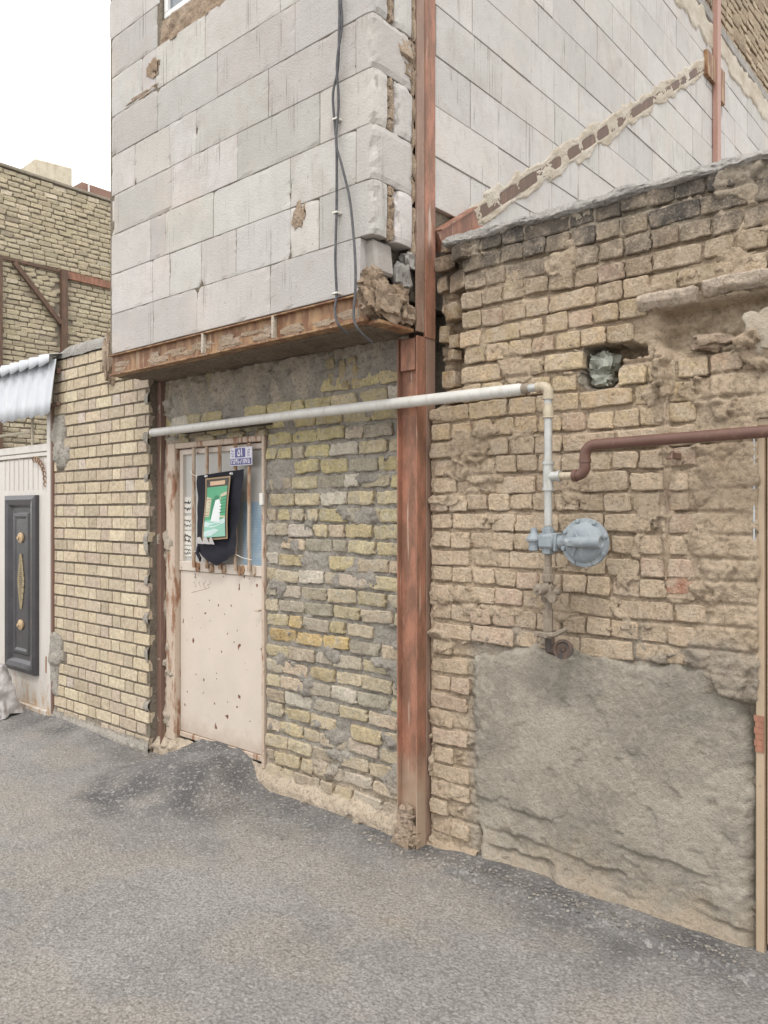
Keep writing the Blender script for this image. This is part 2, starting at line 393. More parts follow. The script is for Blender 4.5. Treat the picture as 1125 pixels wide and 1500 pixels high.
# asphalt
n = NT('asphalt', .93, spec=.2)
f = n.noise(1.6, 7, .68); g = n.noise(110, 5, .75); v = n.vor(90, out='Distance'); vc = n.vor(75, out='Color')
sep = n.t.nodes.new('ShaderNodeSeparateColor'); n.L(vc, sep.inputs[0])
c = n.mix(n.ramp(f, .40, .60), (.285, .275, .264), (.38, .366, .35))
c = n.mix(n.ramp(n.noise(26, 5, .7, off=(4, 1, 0)), .35, .7, 0, .6), c, (.33, .315, .298))
c = n.mix(n.attr('mask'), c, (.41, .36, .30))
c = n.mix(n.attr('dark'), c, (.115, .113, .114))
c = n.mix(n.ramp(sep.outputs[0], .72, .97, 0, .65), c, (.46, .445, .42))
c = n.mix(n.ramp(v, .40, .75, 0, .45), c, (.10, .096, .09))
c = n.mix(n.ramp(n.noise(60, 4, .7, off=(5, 5, 5)), .36, .50, .30, 0), c, (.10, .097, .094))
c = n.mix(n.ramp(n.noise(95, 4, .7, off=(2, 8, 5)), .53, .66, 0, .35), c, (.42, .405, .385))
c = n.mix(n.ramp(g, .32, .45, .3, 0), c, (.07, .066, .06))
n.col(c); n.bump(hsum(n, (v, -.6), (g, 1.0), (n.noise(35, 5, .75), .7)), .010); M['asphalt'] = n.m
M['stone'] = brick_mat('loose_stone', (.25, .235, .21))

# ------------------------------------------------------------------ ground
MX, MY = -3.86, 3.0
def ground_z(x, y):
    z = .010 * n3(x * .9, y * .9, 3) + .004 * n3(x * 4, y * 4, 9) + .0025 * n3(x * 17, y * 17, 1)
    # asphalt ramp heaped against the door sill, running out towards the road
    dy = max(0, 3.05 - y); s = min(1.4, dy / .80)
    cx = -3.88 - .02 * s; half = .47 + .02 * s
    u = (x - cx) / half
    prof = max(0, 1 - s ** 1.5) if s < 1 else 0
    side = sst(1.15, .35, abs(u) * (1.0 if u < 0 else 1.12))
    z += prof * side * (.165 * (1 + .12 * n3(x * 6, y * 6, 2)) + .012 * fbm(x * 14, y * 14, 6, 3))
    # fresh strip of asphalt along the right wall
    if x > -2.4:
        z += .024 * sst(2.80 + .03 * n3(x * 3, 0, 1), 2.83 + .03 * n3(x * 3, 0, 1), y) * sst(-2.3, -2.0, x)
    # silt against the left wall and gate
    z += .03 * sst(2.72, 2.95, y) * sst(-4.9, -5.3, x)
    return z
def ground_mask(x, y):
    m = 0
    for (px, py, rx, ry, a) in ((625, 1265, .17, .14, .8), (580, 1345, .2, .09, .75), (690, 1300, .3, .1, .5), (20, 1170, .5, .12, .55), (60, 1195, .7, .2, .35),
                                (300, 1010, 0.1, .1, 0), (350, 1270, .35, .15, .22), (900, 1420, .5, .15, .1)):
        t = (px - 562.5) / F; d = CH * F / (py - 750)
        gx, gy = d * (CF[0] + t * CR[0]), d * (CF[1] + t * CR[1])
        q = ((x - gx) / rx) ** 2 + ((y - gy) / ry) ** 2
        m = max(m, a * math.exp(-q * .8) * (1 + .9 * fbm(x * 9, y * 9, 5)))
    m = max(m, .5 * sst(2.93, 3.0, y + .03 * fbm(x * 8, y * 8)) * sst(-3.45, -3.2, x))
    m = max(m, .45 * sst(.45, .8, .5 + .7 * fbm(x * 1.6, y * 2.2, 8, 4)))
    return max(0, min(1, m))
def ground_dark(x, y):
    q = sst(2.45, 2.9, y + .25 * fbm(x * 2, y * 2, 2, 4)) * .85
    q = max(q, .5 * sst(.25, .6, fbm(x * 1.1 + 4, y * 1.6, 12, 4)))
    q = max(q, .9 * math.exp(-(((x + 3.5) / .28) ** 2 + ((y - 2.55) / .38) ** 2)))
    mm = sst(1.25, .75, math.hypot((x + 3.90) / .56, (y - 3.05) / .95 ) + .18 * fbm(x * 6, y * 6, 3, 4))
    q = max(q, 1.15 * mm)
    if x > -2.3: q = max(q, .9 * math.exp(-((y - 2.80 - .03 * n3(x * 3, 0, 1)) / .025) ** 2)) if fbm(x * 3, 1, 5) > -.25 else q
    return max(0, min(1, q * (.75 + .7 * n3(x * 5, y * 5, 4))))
def axis(fine0, fine1, step, lo, hi):
    r = [fine0]
    s = step; a = fine0
    while a > lo: s *= 1.35; a -= s; r.append(a)
    r = r[::-1]; a = fine0
    while a < fine1: a += step; r.append(a)
    s = step
    while a < hi: s *= 1.35; a += s; r.append(a)
    return r
xs = axis(-6.9, .3, .022, -150, 150); ys = axis(.75, 3.1, .02, -150, 150)
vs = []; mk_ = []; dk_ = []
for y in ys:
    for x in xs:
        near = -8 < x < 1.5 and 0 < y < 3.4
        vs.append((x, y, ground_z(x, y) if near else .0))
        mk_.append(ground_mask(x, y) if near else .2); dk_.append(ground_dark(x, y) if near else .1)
nx = len(xs)
fs = [(j * nx + i, j * nx + i + 1, (j + 1) * nx + i + 1, (j + 1) * nx + i) for j in range(len(ys) - 1) for i in range(nx - 1)]
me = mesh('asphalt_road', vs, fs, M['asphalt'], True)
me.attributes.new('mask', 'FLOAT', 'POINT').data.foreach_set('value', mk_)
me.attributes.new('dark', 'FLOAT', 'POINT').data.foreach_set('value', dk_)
g = link(bpy.data.objects.new('asphalt_road', me)); g['kind'] = 'structure'

# ------------------------------------------------------------------ brick variants
def brick_mesh(name, w_, h_, d_, m, seed, rough=.004, corner=.010, nx=7, nz=3):
    """front of a brick: flat worn face, chamfered edges, chipped corners and sides running back into the wall (front towards -Y)"""
    rnd = random.Random(seed * 77 + int(w_ * 1000)); vs = []; fs = []
    W, H, b = w_ / 2, h_ / 2, corner * .34
    def line(q, n): return [-q, -(q - b)] + [-(q - b) + 2 * (q - b) * i / (n - 1) for i in range(1, n - 1)] + [q - b, q]
    xs_, zs_ = line(W, nx - 2), line(H, nz)
    nx_, nz_ = len(xs_) - 1, len(zs_) - 1
    chip = {(a, c): rnd.choice((.25, .4, .6, .9, 1.5)) * corner for a in (-1, 1) for c in (-1, 1)}
    ty, tz = rnd.uniform(-1, 1) * rough * .8, rnd.uniform(-1, 1) * rough * .8
    for j, z in enumerate(zs_):
        for i, x in enumerate(xs_):
            bx, bz = i in (0, nx_), j in (0, nz_)
            a = rough * 1.3 * fbm(x * 38 + seed * 5, z * 38, 0, 3); c = rough * .75 * fbm(x * 30, z * 30, seed + 9, 4); e = rough * 1.3 * fbm(x * 38, z * 38 + seed * 3, 4, 3)
            X_, Z_ = x, z
            y = c + ty * x / W + tz * z / H
            if bx or bz: y += b * .8
            k = (1 if x > 0 else -1, 1 if z > 0 else -1); q = chip[k]
            dd = (W - abs(x)) + (H - abs(z))
            if dd < q * 1.6:
                y += (q * 1.6 - dd) * .35
                if bx and bz: X_ -= k[0] * q * .55; Z_ -= k[1] * q * .45
            vs.append((X_ + a * (1 if not bx else 1.2), y, Z_ + e))
    def id_(i, j): return j * (nx_ + 1) + i
    for j in range(nz_):
        for i in range(nx_): fs.append((id_(i, j), id_(i + 1, j), id_(i + 1, j + 1), id_(i, j + 1)))
    ring = [id_(i, 0) for i in range(nx_)] + [id_(nx_, j) for j in range(nz_)] + [id_(i, nz_) for i in range(nx_, 0, -1)] + [id_(0, j) for j in range(nz_, 0, -1)]
    k = len(vs)
    for q in ring:
        p = vs[q]; vs.append((p[0] * .985, d_, p[2] * .97))
    L_ = len(ring)
    for i in range(L_): fs.append((ring[(i + 1) % L_], ring[i], k + i, k + (i + 1) % L_))
    me = mesh(name, vs, fs, m, True)
    try: me.set_sharp_from_angle(angle=math.radians(20))
    except Exception: pass
    return me
def variants(m, rough, corner, d_=.05, nv=10, S_=(.205, .064), H_=(.098, .064), h3=4):
    r = {'S': [], 'H': []}
    for i in range(nv):
        r['S'].append(brick_mesh('brick', S_[0], S_[1], d_, m, i + 1, rough, corner, 9, h3))
        r['H'].append(brick_mesh('brick', H_[0], H_[1], d_, m, i + 31, rough, corner, 7, h3))
    return r
class Wall:
    """collects bricks, then makes the 300 that show largest objects of their own and joins the rest"""
    def __init__(s, parent, var, mat, base=(.205, .098, .064)): s.p = parent; s.v = var; s.m = mat; s.L = []; s.base = base
    def add(s, x, y, z, w_, h_, col, roll=0, yaw=0, rotz=0.0, tilt=0.0):
        k = 'S' if w_ > .15 else 'H'
        me = random.choice(s.v[k]); bw = s.base[0] if k == 'S' else s.base[1]
        R = Matrix.Rotation(rotz + yaw, 4, 'Z') @ Matrix.Rotation(roll, 4, 'Y') @ Matrix.Rotation(tilt, 4, 'X')
        sx = w_ / bw * (1 if random.random() < .5 else -1); sz = h_ / s.base[2] * (1 if random.random() < .5 else -1)
        s.L.append((Vector((x, y, z)), R, (abs(sx), 1, abs(sz)), me, col, w_ * h_))
    def finish(s, limit=300):
        def key(q):
            a = proj(q[0]); vis = inview(q[0], 12)
            return -(q[5] / a[2] ** 2) * (1 if vis else .0001)
        s.L.sort(key=key)
        rl = ROOTLOC[s.p.name]
        for q in s.L[:limit]:
            o = bpy.data.objects.new('brick', q[3]); S.collection.objects.link(o); o.parent = s.p
            o.location = q[0] - rl; o.rotation_euler = q[1].to_euler(); o.scale = q[2]; o.color = q[4] + (1,)
        rest = s.L[limit:]
        if rest:
            vs = []; fs = []
            for q in rest:
                k = len(vs); T = Matrix.Translation(q[0] - rl) @ q[1] @ Matrix.Diagonal(q[2] + (1,)) if len(q[2]) == 3 else None
                vs += [T @ v.co for v in q[3].vertices]; fs += [tuple(i + k for i in f.vertices) for f in q[3].polygons]
            me = mesh('brick_rows', vs, fs, s.m, True); o = bpy.data.objects.new('brick_rows', me); S.collection.objects.link(o)
            o.parent = s.p; o['kind'] = 'stuff'
            cc = [sum(q[4][i] for q in rest) / len(rest) for i in range(3)]; o.color = tuple(cc) + (1,)
def jit(c, a=.08):
    k = 1 + random.uniform(-a, a) * 1.4
    return tuple(max(.01, min(.9, q * k * (1 + random.uniform(-a, a) * .18))) for q in c)
def gridshell(mb, fn, nu, nv):
    vs = [fn(i / nu, j / nv) for j in range(nv + 1) for i in range(nu + 1)]
    fs = [(j * (nu + 1) + i, j * (nu + 1) + i + 1, (j + 1) * (nu + 1) + i + 1, (j + 1) * (nu + 1) + i) for j in range(nv) for i in range(nu)]
    return mb.add(vs, fs)

# ================================================================== OLD BRICK WALL (right)
WY = 3.0
XL, XR = -2.275, -.808
wall = thing('brick_wall', 'old tan mud brick wall with grey cement patch, right of the red steel column', 'wall', (-1.3, 3.0, 0))
HOLE = (X(858, WY), X(908, WY), 2.118, 2.29)
NICHE = (X(962, WY), X(1140, WY), 2.20, 2.385)
def in_hole(x, z, m=0.0):
    x += .012 * fbm(z * 30, x * 9, 3); zz = z + .010 * fbm(x * 24, z * 9, 8)
    if ((x - (HOLE[0] + HOLE[1]) / 2) / (.088 + m)) ** 4 + ((zz - 2.202) / (.092 + m)) ** 4 < 1: return True
    return HOLE[1] - .03 < x < X(948, WY) and 2.215 - m < zz < 2.285 + m - .25 * max(0, x - HOLE[1])
blobs = [(X(690, WY), 1.90, .12, .085, .030), (X(672, WY), 1.80, .07, .05, .024), (X(655, WY), 1.655, .10, .025, .030), (X(715, WY), 1.97, .08, .03, .022),
         (X(640, WY), 1.18, .09, .04, .018), (X(1080, WY), 2.27, .10, .09, .034), (X(1120, WY), 2.22, .10, .12, .046), (X(1062, WY), 2.05, .05, .12, .022),
         (X(970, WY), 2.17, .035, .10, .034), (X(955, WY), 2.06, .045, .05, .022), (X(660, WY), 2.07, .12, .04, .02), (X(735, WY), 1.17, .10, .05, .016),
         (X(1000, WY), 1.30, .08, .05, .014), (X(850, WY), 1.60, .05, .02, .01), (X(690, WY), 1.02, .2, .03, .02), (X(850, WY), 1.04, .2, .03, .018), (X(640, WY), .62, .08, .04, .016),
         (X(665, WY), .30, .08, .05, .02), (X(1040, WY), 1.42, .09, .16, .018), (X(1030, WY), 1.75, .06, .12, .014), (X(730, WY), 2.03, .10, .02, .01)]
PHS = {r: (r * 7.31) % 9 for r in range(-30, 20)}
def wall_h(x, z):
    rr = math.floor((z - 1.98 + .036 + .043) / .0852)
    zb = 1.98 + rr * .0852 - .036 + .011 * n3(x * 1.9, PHS[max(-30, min(19, rr))])
    under = math.exp(-((z - zb + .003) / .0065) ** 2)
    h = .003 + .009 * fbm(x * 7, z * 7, 0, 3) + .005 * fbm(x * 32, z * 32, 5, 3) + .004 * abs(n3(x * 24, z * 24, 8))
    h -= under * .014 * sst(-.35, .25, n3(x * 5, z * 9, 4))
    h += .020 * sst(.36, .40, fbm(x * 4.2, z * 5.5, 17, 5)) * (1 + .3 * fbm(x * 25, z * 25, 3)) + .0035 * fbm(x * 70, z * 70, 6, 2)
    for (bx, bz, rx, rz, a) in blobs:
        dx = (x - bx) / rx; dz = (z - bz) / rz
        if abs(dx) < 1.7 and abs(dz) < 1.7:
            q = dx * dx + dz * dz + .8 * fbm(x * 16, z * 16, 2, 4)
            h += a * .8 * sst(1.05, .88, q) * (1 + .30 * fbm(x * 40, z * 40, 3))
    # mud plaster strip beside the gate
    e = -1.0 + .06 * fbm(z * 5, 1, 2) + .03 * fbm(z * 19, 4, 2)
    s = sst(e - .03, e + .02, x) * sst(2.13, 2.04, z + .04 * n3(x * 9, 1))
    h += s * (.022 + .006 * fbm(x * 6, z * 6, 7) + .004 * fbm(x * 26, z * 26, 7, 4) - .006 * sst(.03, .0, abs(n3(x * 5, z * 3, 3))))
    # hardened mud seam over an old wire
    sx = X(978, WY) + .012 * n3(z * 6, 4, 1)
    h += .024 * math.exp(-((x - sx) / .012) ** 2) * sst(1.30, 1.36, z) * sst(2.24, 2.18, z)
    h += .012 * math.exp(-((x - sx + .02) / .035) ** 2) * sst(1.28, 1.45, z) * sst(2.24, 2.1, z)
    if x > -1.02 and z > 2.0: h += .012 * math.exp(-((x + .93 + .02 * n3(z * 7, 2)) / .02) ** 2)
    if z < 1.93:
        eg = XR + .012 + .010 * fbm(z * 9, 2, 7, 4); h -= .06 * sst(eg, eg + .008, x)
    pe = min(x - X(700, WY), XR + .04 - x, .93 - z)
    if pe > 0: h -= .05 * sst(0, .04, pe)
    if in_hole(x, z): h = -.15 + .02 * fbm(x * 20, z * 20)
    q = sst(NICHE[0] - .01, NICHE[0] + .05, x + .02 * n3(z * 20, 1)) * sst(NICHE[3] + .01, NICHE[3] - .02, z) * sst(NICHE[2] - .01, NICHE[2] + .05, z + .05 * n3(x * 9, 7) - .22 * max(0, x + .95))
    h = h * (1 - q) + q * (-.075 + .035 * fbm(x * 16, z * 16, 3, 4))
    if z > 2.10 - .02:                                        # toothed end beside the column
        e = X(682, WY) + .015 * n3(z * 12, 3)
        if x < e: h -= .11 * sst(e, e - .04, x) * sst(2.08, 2.14, z)
    return h
def wall_mask(x, z):
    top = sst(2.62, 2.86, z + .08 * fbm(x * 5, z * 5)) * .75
    hh = .85 if in_hole(x, z, .01) and x < HOLE[0] + .05 else 0
    ce = .8 * sst(1.16, 1.0, z + .09 * fbm(x * 6, z * 6, 3)) * sst(-2.1, -2.0, x)
    return max(0, min(1, max(top, hh, ce)))
relief('mortar', M['mud'], wall, XL, 1.5, -.05, 2.86, .0065, wall_h, lambda a, z, h: (a, WY - h, z), wall_mask, skip=lambda x, z: x > XR + .03 and z < 1.93)
MB().box(XL, 1.5, 3.16, 3.24, 0, 2.84).build('wall_core', M['mud'], wall)
V1 = variants(M['old_brick'], .0042, .012)
W1 = Wall(wall, V1, M['old_brick'])
TAN = (.52, .415, .29)
def tancol(x, z):
    r = random.random()
    c = TAN if r < .5 else ((.56, .45, .32) if r < .75 else ((.47, .37, .26) if r < .9 else (.49, .37, .285)))
    c = jit(c)
    k = random.uniform(.4, 1.05)
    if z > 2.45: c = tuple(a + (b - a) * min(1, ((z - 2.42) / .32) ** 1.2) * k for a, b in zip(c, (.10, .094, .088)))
    elif z > 1.9: c = tuple(a * b for a, b in zip(c, (1.0, 1.0, .95)))
    else: c = tuple(a + (b - a) * .35 for a, b in zip(c, (.56, .465, .36)))
    return c
for r in range(-22, 12):
    z = 1.98 + r * .0852
    if z < .02 or z > 2.85: continue
    header = (r % 2 == 0) or (z > 2.33 and random.random() < .75)
    x = XL + (.004 if header else .002) + random.uniform(0, .02)
    if z > 2.11: x = X(680, WY) + random.uniform(-.015, .02)
    first = True
    ph = PHS[r]
    while x < 1.42:
        if header: w_ = random.uniform(.100, .112)
        else: w_ = random.uniform(.195, .228)
        if z > 2.33 and header and random.random() < .14: w_ = random.uniform(.18, .21)
        if not header and random.random() < .15: w_ = random.uniform(.1, .14)
        gap = random.uniform(.004, .012)
        if HOLE[2] - .02 < z < HOLE[3] + .02:
            hr = X(946, WY) if z > 2.2 else HOLE[1]
            if x < HOLE[0] < x + w_ + .03: w_ = HOLE[0] - .003 - x + random.uniform(-.01, .004)
            elif HOLE[0] - .02 <= x < hr: x = hr + .004; w_ = max(w_, .1)
        cx = x + w_ / 2; cz = z + .011 * n3(cx * 1.9, ph) + random.uniform(-.003, .003)
        x += w_ + gap
        if w_ < .03: continue
        if cx - w_ / 2 > XR - .12 and z < 2.02 and cx > -1.2 and cx + w_ / 2 > XR + .01: continue
        if cz < .99 + .02 * n3(cx * 8, 2) and cx + w_ * .4 > X(688, WY): continue
        if NICHE[0] - w_ * .35 < cx < 1.5 and 2.215 < cz < 2.41 and cx < -.60: continue
        if cx > -.99 and 1.0 < z < 2.07 and random.random() < .8: continue
        # knocked-out bits
        if abs(cx - X(727, WY)) < .03 and abs(cz - 1.9) < .03: continue
        if z < .22 and cx > -2.05: continue
        h_ = random.uniform(.064, .0755)
        y = WY - .019 + random.uniform(-.006, .006)
        if random.random() < .08: y += .012
        if z > 2.75: y += .004
        W1.add(cx, y, cz, w_, h_, tancol(cx, cz), roll=random.uniform(-.035, .035) + .01 * n3(cx, ph), yaw=random.uniform(-.03, .03))
# long pale slabs over the worn niche
for (pa, pb, zc, hh, nn) in ((936, 1026, 2.418, .066, 1), (1030, 1160, 2.432, .062, 2), (1165, 1260, 2.43, .064, 3)):
    xa, xb = X(pa, WY), X(pb, WY); mb = MB()
    def slab(u, v):
        x = xa + (xb - xa) * u; ed = min(u, 1 - u) * (xb - xa)
        prof = [(0.02, .033), (-.045, .031), (-.056, .020), (-.054, -.004), (-.040, -.024), (-.03, -.031), (.02, -.033)]
        q = v * (len(prof) - 1); k = min(int(q), len(prof) - 2); f = q - k
        y = prof[k][0] * (1 - f) + prof[k + 1][0] * f; z = (prof[k][1] * (1 - f) + prof[k + 1][1] * f) * hh / .066
        r_ = sst(0, .012, ed)
        return (x, WY + y * (r_ if y < 0 else 1) + .007 * fbm(x * 18, z * 50, nn, 4), zc + z * (.8 + .2 * r_) + .006 * fbm(x * 14, z * 30, nn + 4, 3))
    gridshell(mb, slab, 40, 18); o = mb.build('brick', M['old_brick'], wall, True, label='long pale weathered slab over the worn niche', fixn=False); o.color = (.50, .43, .36, 1)
# loose bricks left hanging in the toothed end
for (px, py, w_, h_, dy, rz) in ((657, 359, .105, .062, .02, .1), (668, 369, .10, .07, -.045, .5), (650, 385, .11, .07, .03, -.15), (668, 412, .12, .085, .0, .3), (647, 417, .06, .075, .05, 0),
                                 (659, 457, .10, .08, .02, .3), (650, 490, .07, .08, .06, .1), (664, 500, .06, .06, .03, 0), (656, 556, .09, .08, .03, .2), (664, 580, .1, .06, .02, 0), (659, 520, .05, .05, .03, .4)):
    Y = WY + dy
    W1.add(X(px, Y), Y, Z(px, py, Y), w_, h_, jit((.36, .275, .19) if py < 430 else (.42, .32, .2)), roll=random.uniform(-.12, .12), yaw=-rz)
W1.add(X(998, WY), WY - .02, Z(998, 857, WY), .102, .072, (.44, .24, .165))
W1.finish()
# cement coping along the top
def cop(u, v):
    x = X(655, WY) + (1.5 - X(655, WY)) * u
    prof = [(.03, 2.852), (-.022 , 2.856), (-.034, 2.866), (-.026, 2.884), (.0, 2.905), (.05, 2.92), (.15, 2.925), (.22, 2.86)]
    q = v * (len(prof) - 1); k = min(int(q), len(prof) - 2); f = q - k
    y = prof[k][0] * (1 - f) + prof[k + 1][0] * f; z = prof[k][1] * (1 - f) + prof[k + 1][1] * f
    lip = sst(0, .3, v) 
    return (x, 3.0 + y + lip * (.014 * fbm(x * 9, v * 4, 1) + .006 * fbm(x * 40, v * 20, 3)), z + (.011 * fbm(x * 7, 2, 3) if v < .35 else 0.010 * fbm(x * 8, v * 6, 6)) + .005 * fbm(x * 33, v * 20, 8))
mb = MB(); gridshell(mb, cop, 420, 28); mb.build('coping', M['coping'], wall, True, label='grey cement coping along the top', fixn=False)
# grey cement patch
PX0, PX1 = X(691, WY), X(1108, WY)
def patch_h(x, z):
    ed = min((x - PX0) - .016 * fbm(z * 6, 1) - .012 * fbm(z * 26, 4) - .03 * sst(.3, .0, z), (PX1 + .006 - x) - .014 * fbm(z * 8, 6) - .04 * sst(.7, 1.0, z), (1.035 - z) - .035 * fbm(x * 3, 3) - .022 * fbm(x * 15, 5, z * 3) - .07 * sst(-1.75, -2.05, x))
    ed += .010 * fbm(x * 30, z * 30, 5)
    h = -.03 + .056 * sst(-.012, .05, ed)
    h += .007 * fbm(x * 2.2, z * 2.2, 3) + .0028 * fbm(x * 9, z * 9, 1, 3) + .0028 * fbm(x * 45, z * 45, 8, 3)
    h -= .006 * sst(.34, .5, fbm(x * 11, z * 9, 31, 4))
    h -= .006 * sst(.012, .0, abs(n3(x * 2.6 + .3 * n3(x * 9, z * 9), z * 2.2, 4))) * sst(.0, .2, n3(x * 2, z * 2, 9))
    h += .006 * fbm(x * 22, z * 22, 12, 3) * sst(.12, .0, ed - .04)
    # broken lower edge: shelves and cracks
    for k, (zz, sl, d_) in enumerate(((.26, -.10, .016), (.15, -.06, .014), (.085, -.02, .02))):
        l = zz + sl * (x + 1.4) * .5 + .03 * fbm(x * 6, k * 3 + 1)
        on = sst(.0, .25, n3(x * 3.1, k * 5) + .12)
        h -= d_ * on * sst(l + .012, l - .006, z)
    h += .02 * sst(.12, .0, z)
    return h
relief('cement_patch', M['patch'], wall, PX0 - .03, PX1 + .03, -.04, 1.10, .0068, patch_h, lambda a, z, h: (a, WY - h, z), label='large rough grey cement patch on the lower wall')
# mud footing left of the patch
def foot(u, v):
    x = -3.46 + (PX0 + .06 + 3.46) * u; z = -.03 + .11 * v
    return (x, 2.985 - (.035 * (1 - v) ** .7) - .012 * fbm(x * 12, v * 2, 4) + (.03 if v == 1 else 0) - (.0 if x < -2.45 else -.0), z + .02 * n3(x * 7, 2) * v)
# lump of whitish rubble lying in the niche, and white splash
mb = MB(); mb.lump((X(1040, 2.99), 2.985, 2.235), (.075, .03, .026), 5, .5, 14, 2.2); mb.build('rubble_ledge', M['rubble'], wall, True)
mb = MB(); mb.lump((X(1128, 2.96), 2.965, 2.245), (.085, .018, .08), 8, .4, 14, 1.6); mb.build('plaster_splash', M['white_plaster'], wall, True, label='whitish plaster splash at the wall above the gate')
mb = MB(); mb.tube([(X(978, WY) - .012 * n3(zz_ * 6, 4, 1) + .004, 2.972 - .004 * n3(zz_ * 20, 3), zz_) for zz_ in [1.34 + .03 * k for k in range(30)]], .0045, 6)
mb.build('buried_wire', M['rubble'], wall, True)
# bag stuffed in the hole
mb = MB(); mb.lump((X(884, 3.05), 3.06, 2.215), (.055, .05, .045), 3, .5, 16, 2.3); mb.lump((X(884, 3.04), 3.05, 2.145), (.04, .04, .026), 6, .5, 12, 2.5)
tag(mb.build('plastic_bag', M['rag'], None, True), 'crumpled grey green bag stuffed into the hole high in the old brick wall', 'bag')

# ================================================================== BEIGE GATE (right edge)
gt = thing('metal_gate', 'beige metal gate with rust spots at the right edge of the old brick wall', 'gate', (.1, 3.0, 0))
MB().box(XR + .002, XR + .03, 2.984, 3.03, .02, 1.925, .003).build('gate_frame', M['beige_gate'], gt)
MB().box(XR - .004, XR + .0015, 2.976, 3.0, 1.45, 1.90).build('paint_strip', M['bluegrey'], gt)
def jamb(u, v): pass
MB().box(XR + .034, XR + .62, 3.0, 3.03, .05, 1.905, .004).build('gate_leaf', M['beige_gate'], gt)
MB().box(XR + .63, 1.2, 3.0, 3.03, .05, 1.905, .004).build('gate_leaf', M['beige_gate'], gt)
MB().box(XR + .003, 1.24, 2.98, 3.04, 1.908, 1.935, .003).build('gate_head', M['beige_gate'], gt)
mb = MB()
for k in range(6):
    zz = .74 + k * .022; mb.box(XR + .0015 - .004 * (k % 2), XR + .031, 2.9805, 2.985, zz, zz + .021 + .0 * k)
mb.build('rust_stain', M['red_steel'], gt)
MB().tube([(XR + .66, 2.95, 1.0), (XR + .66, 2.93, 1.0), (XR + .66, 2.93, 1.15), (XR + .66, 2.95, 1.15)], .008, 8).build('handle', M['dark_steel'], gt)

# ================================================================== BLOCK HOUSE
house = thing('block_house', 'narrow house of pale concrete blocks overhanging a yellow brick ground floor', 'house', (-3.4, 3.0, 0))
OY = 2.60; HX0, HX1 = -4.54, -2.295
def block(x0, x1, y0, y1, z0, z1, col=None, dx=0, dy=0, lab=None, chip=True):
    mb = MB(); mb.box(x0, x1, y0, y1, z0, z1, .0028)
    a = random.uniform(-.0025, .0025)
    for v in mb.v:
        v.x += dx + (v.z - z0) * a * 2; v.y += dy
    if chip and x1 < HX1 - .015:                              # uneven, chipped edges
        import bmesh
        bm = bmesh.new(); vv = [bm.verts.new(v) for v in mb.v]; [bm.faces.new([vv[i] for i in f]) for f in mb.f]
        bmesh.ops.subdivide_edges(bm, edges=[e for e in bm.edges if e.calc_length() > .1 and abs(e.verts[0].co.y - e.verts[1].co.y) < .01 and e.verts[0].co.y < y0 + .01], cuts=13, use_grid_fill=True)
        for v in bm.verts:
            c = v.co
            if c.y > y0 + .01: continue
            ex = min(c.x - x0, x1 - c.x); ez = min(c.z - z0, z1 - c.z); e = min(ex, ez)
            cr = sst(.05, .0, ex + ez)
            k = sst(.014, .0, e) * .010 * max(0, fbm(c.x * 11, c.z * 13, z0 * 5, 3) - .05) + cr * .02 * max(0, n3(c.x * 5 + z0, c.z * 5, 3))
            c.y += k; c.y += .0008 * n3(c.x * 9, c.z * 9)
        mb = MB(); bm.verts.index_update(); mb.add([v.co.copy() for v in bm.verts], [[v.index for v in f.verts] for f in bm.faces]); bm.free()
    if x1 > HX1 - .015 and y0 < 2.9:                          # worn, broken corner blocks
        import bmesh
        bm = bmesh.new(); vv = [bm.verts.new(v) for v in mb.v]; [bm.faces.new([vv[i] for i in f]) for f in mb.f]
        bmesh.ops.subdivide_edges(bm, edges=[e for e in bm.edges if e.calc_length() > .03], cuts=9, use_grid_fill=True)
        sd = z0 * 7 + x0
        for v in bm.verts:
            c = v.co; q = sst(.05, .0, x1 - c.x) * sst(.05, 0, c.y - y0) + .5 * sst(.03, 0, x1 - c.x) * max(sst(.03, 0, z1 - c.z), sst(.03, 0, c.z - z0)) + .5 * sst(.04, 0, x1 - c.x) * sst(.04, 0, y1 - c.y)
            k = q * (.008 + .020 * max(0, fbm(c.x * 14 + sd, c.y * 14, c.z * 14, 3) + .1)) + .001 * fbm(c.x * 40, c.y * 40, c.z * 40)
            c.x -= k; c.y += k * .7 * sst(.06, 0, c.y - y0)
        mb = MB(); bm.verts.index_update(); mb.add([v.co.copy() for v in bm.verts], [[v.index for v in f.verts] for f in bm.faces]); bm.free()
    o = mb.build('concrete_block', M['block'], house, label=lab)
    o.color = (col or jit((.465, .45, .432), .085)) + (1,)
    return o
rows = [[163, 224, 288, 395, 527], [163, 223, 248, 294, 345, 425, 467, 'E'], [163, 220, 242, 312, 425, 521, 'C'], [163, 167, 252, 348, 468, 'E'],
        [163, 197, 248, 287, 393, 521, 'C'], [163, 168, 230, 318, 432, 'E'], [163, 208, 228, 300, 410, 521, 'C'], [163, 230]]
WINX0, WINX1, WINZ0, WINZ1 = X(236, OY), -2.95, 4.50, 5.6
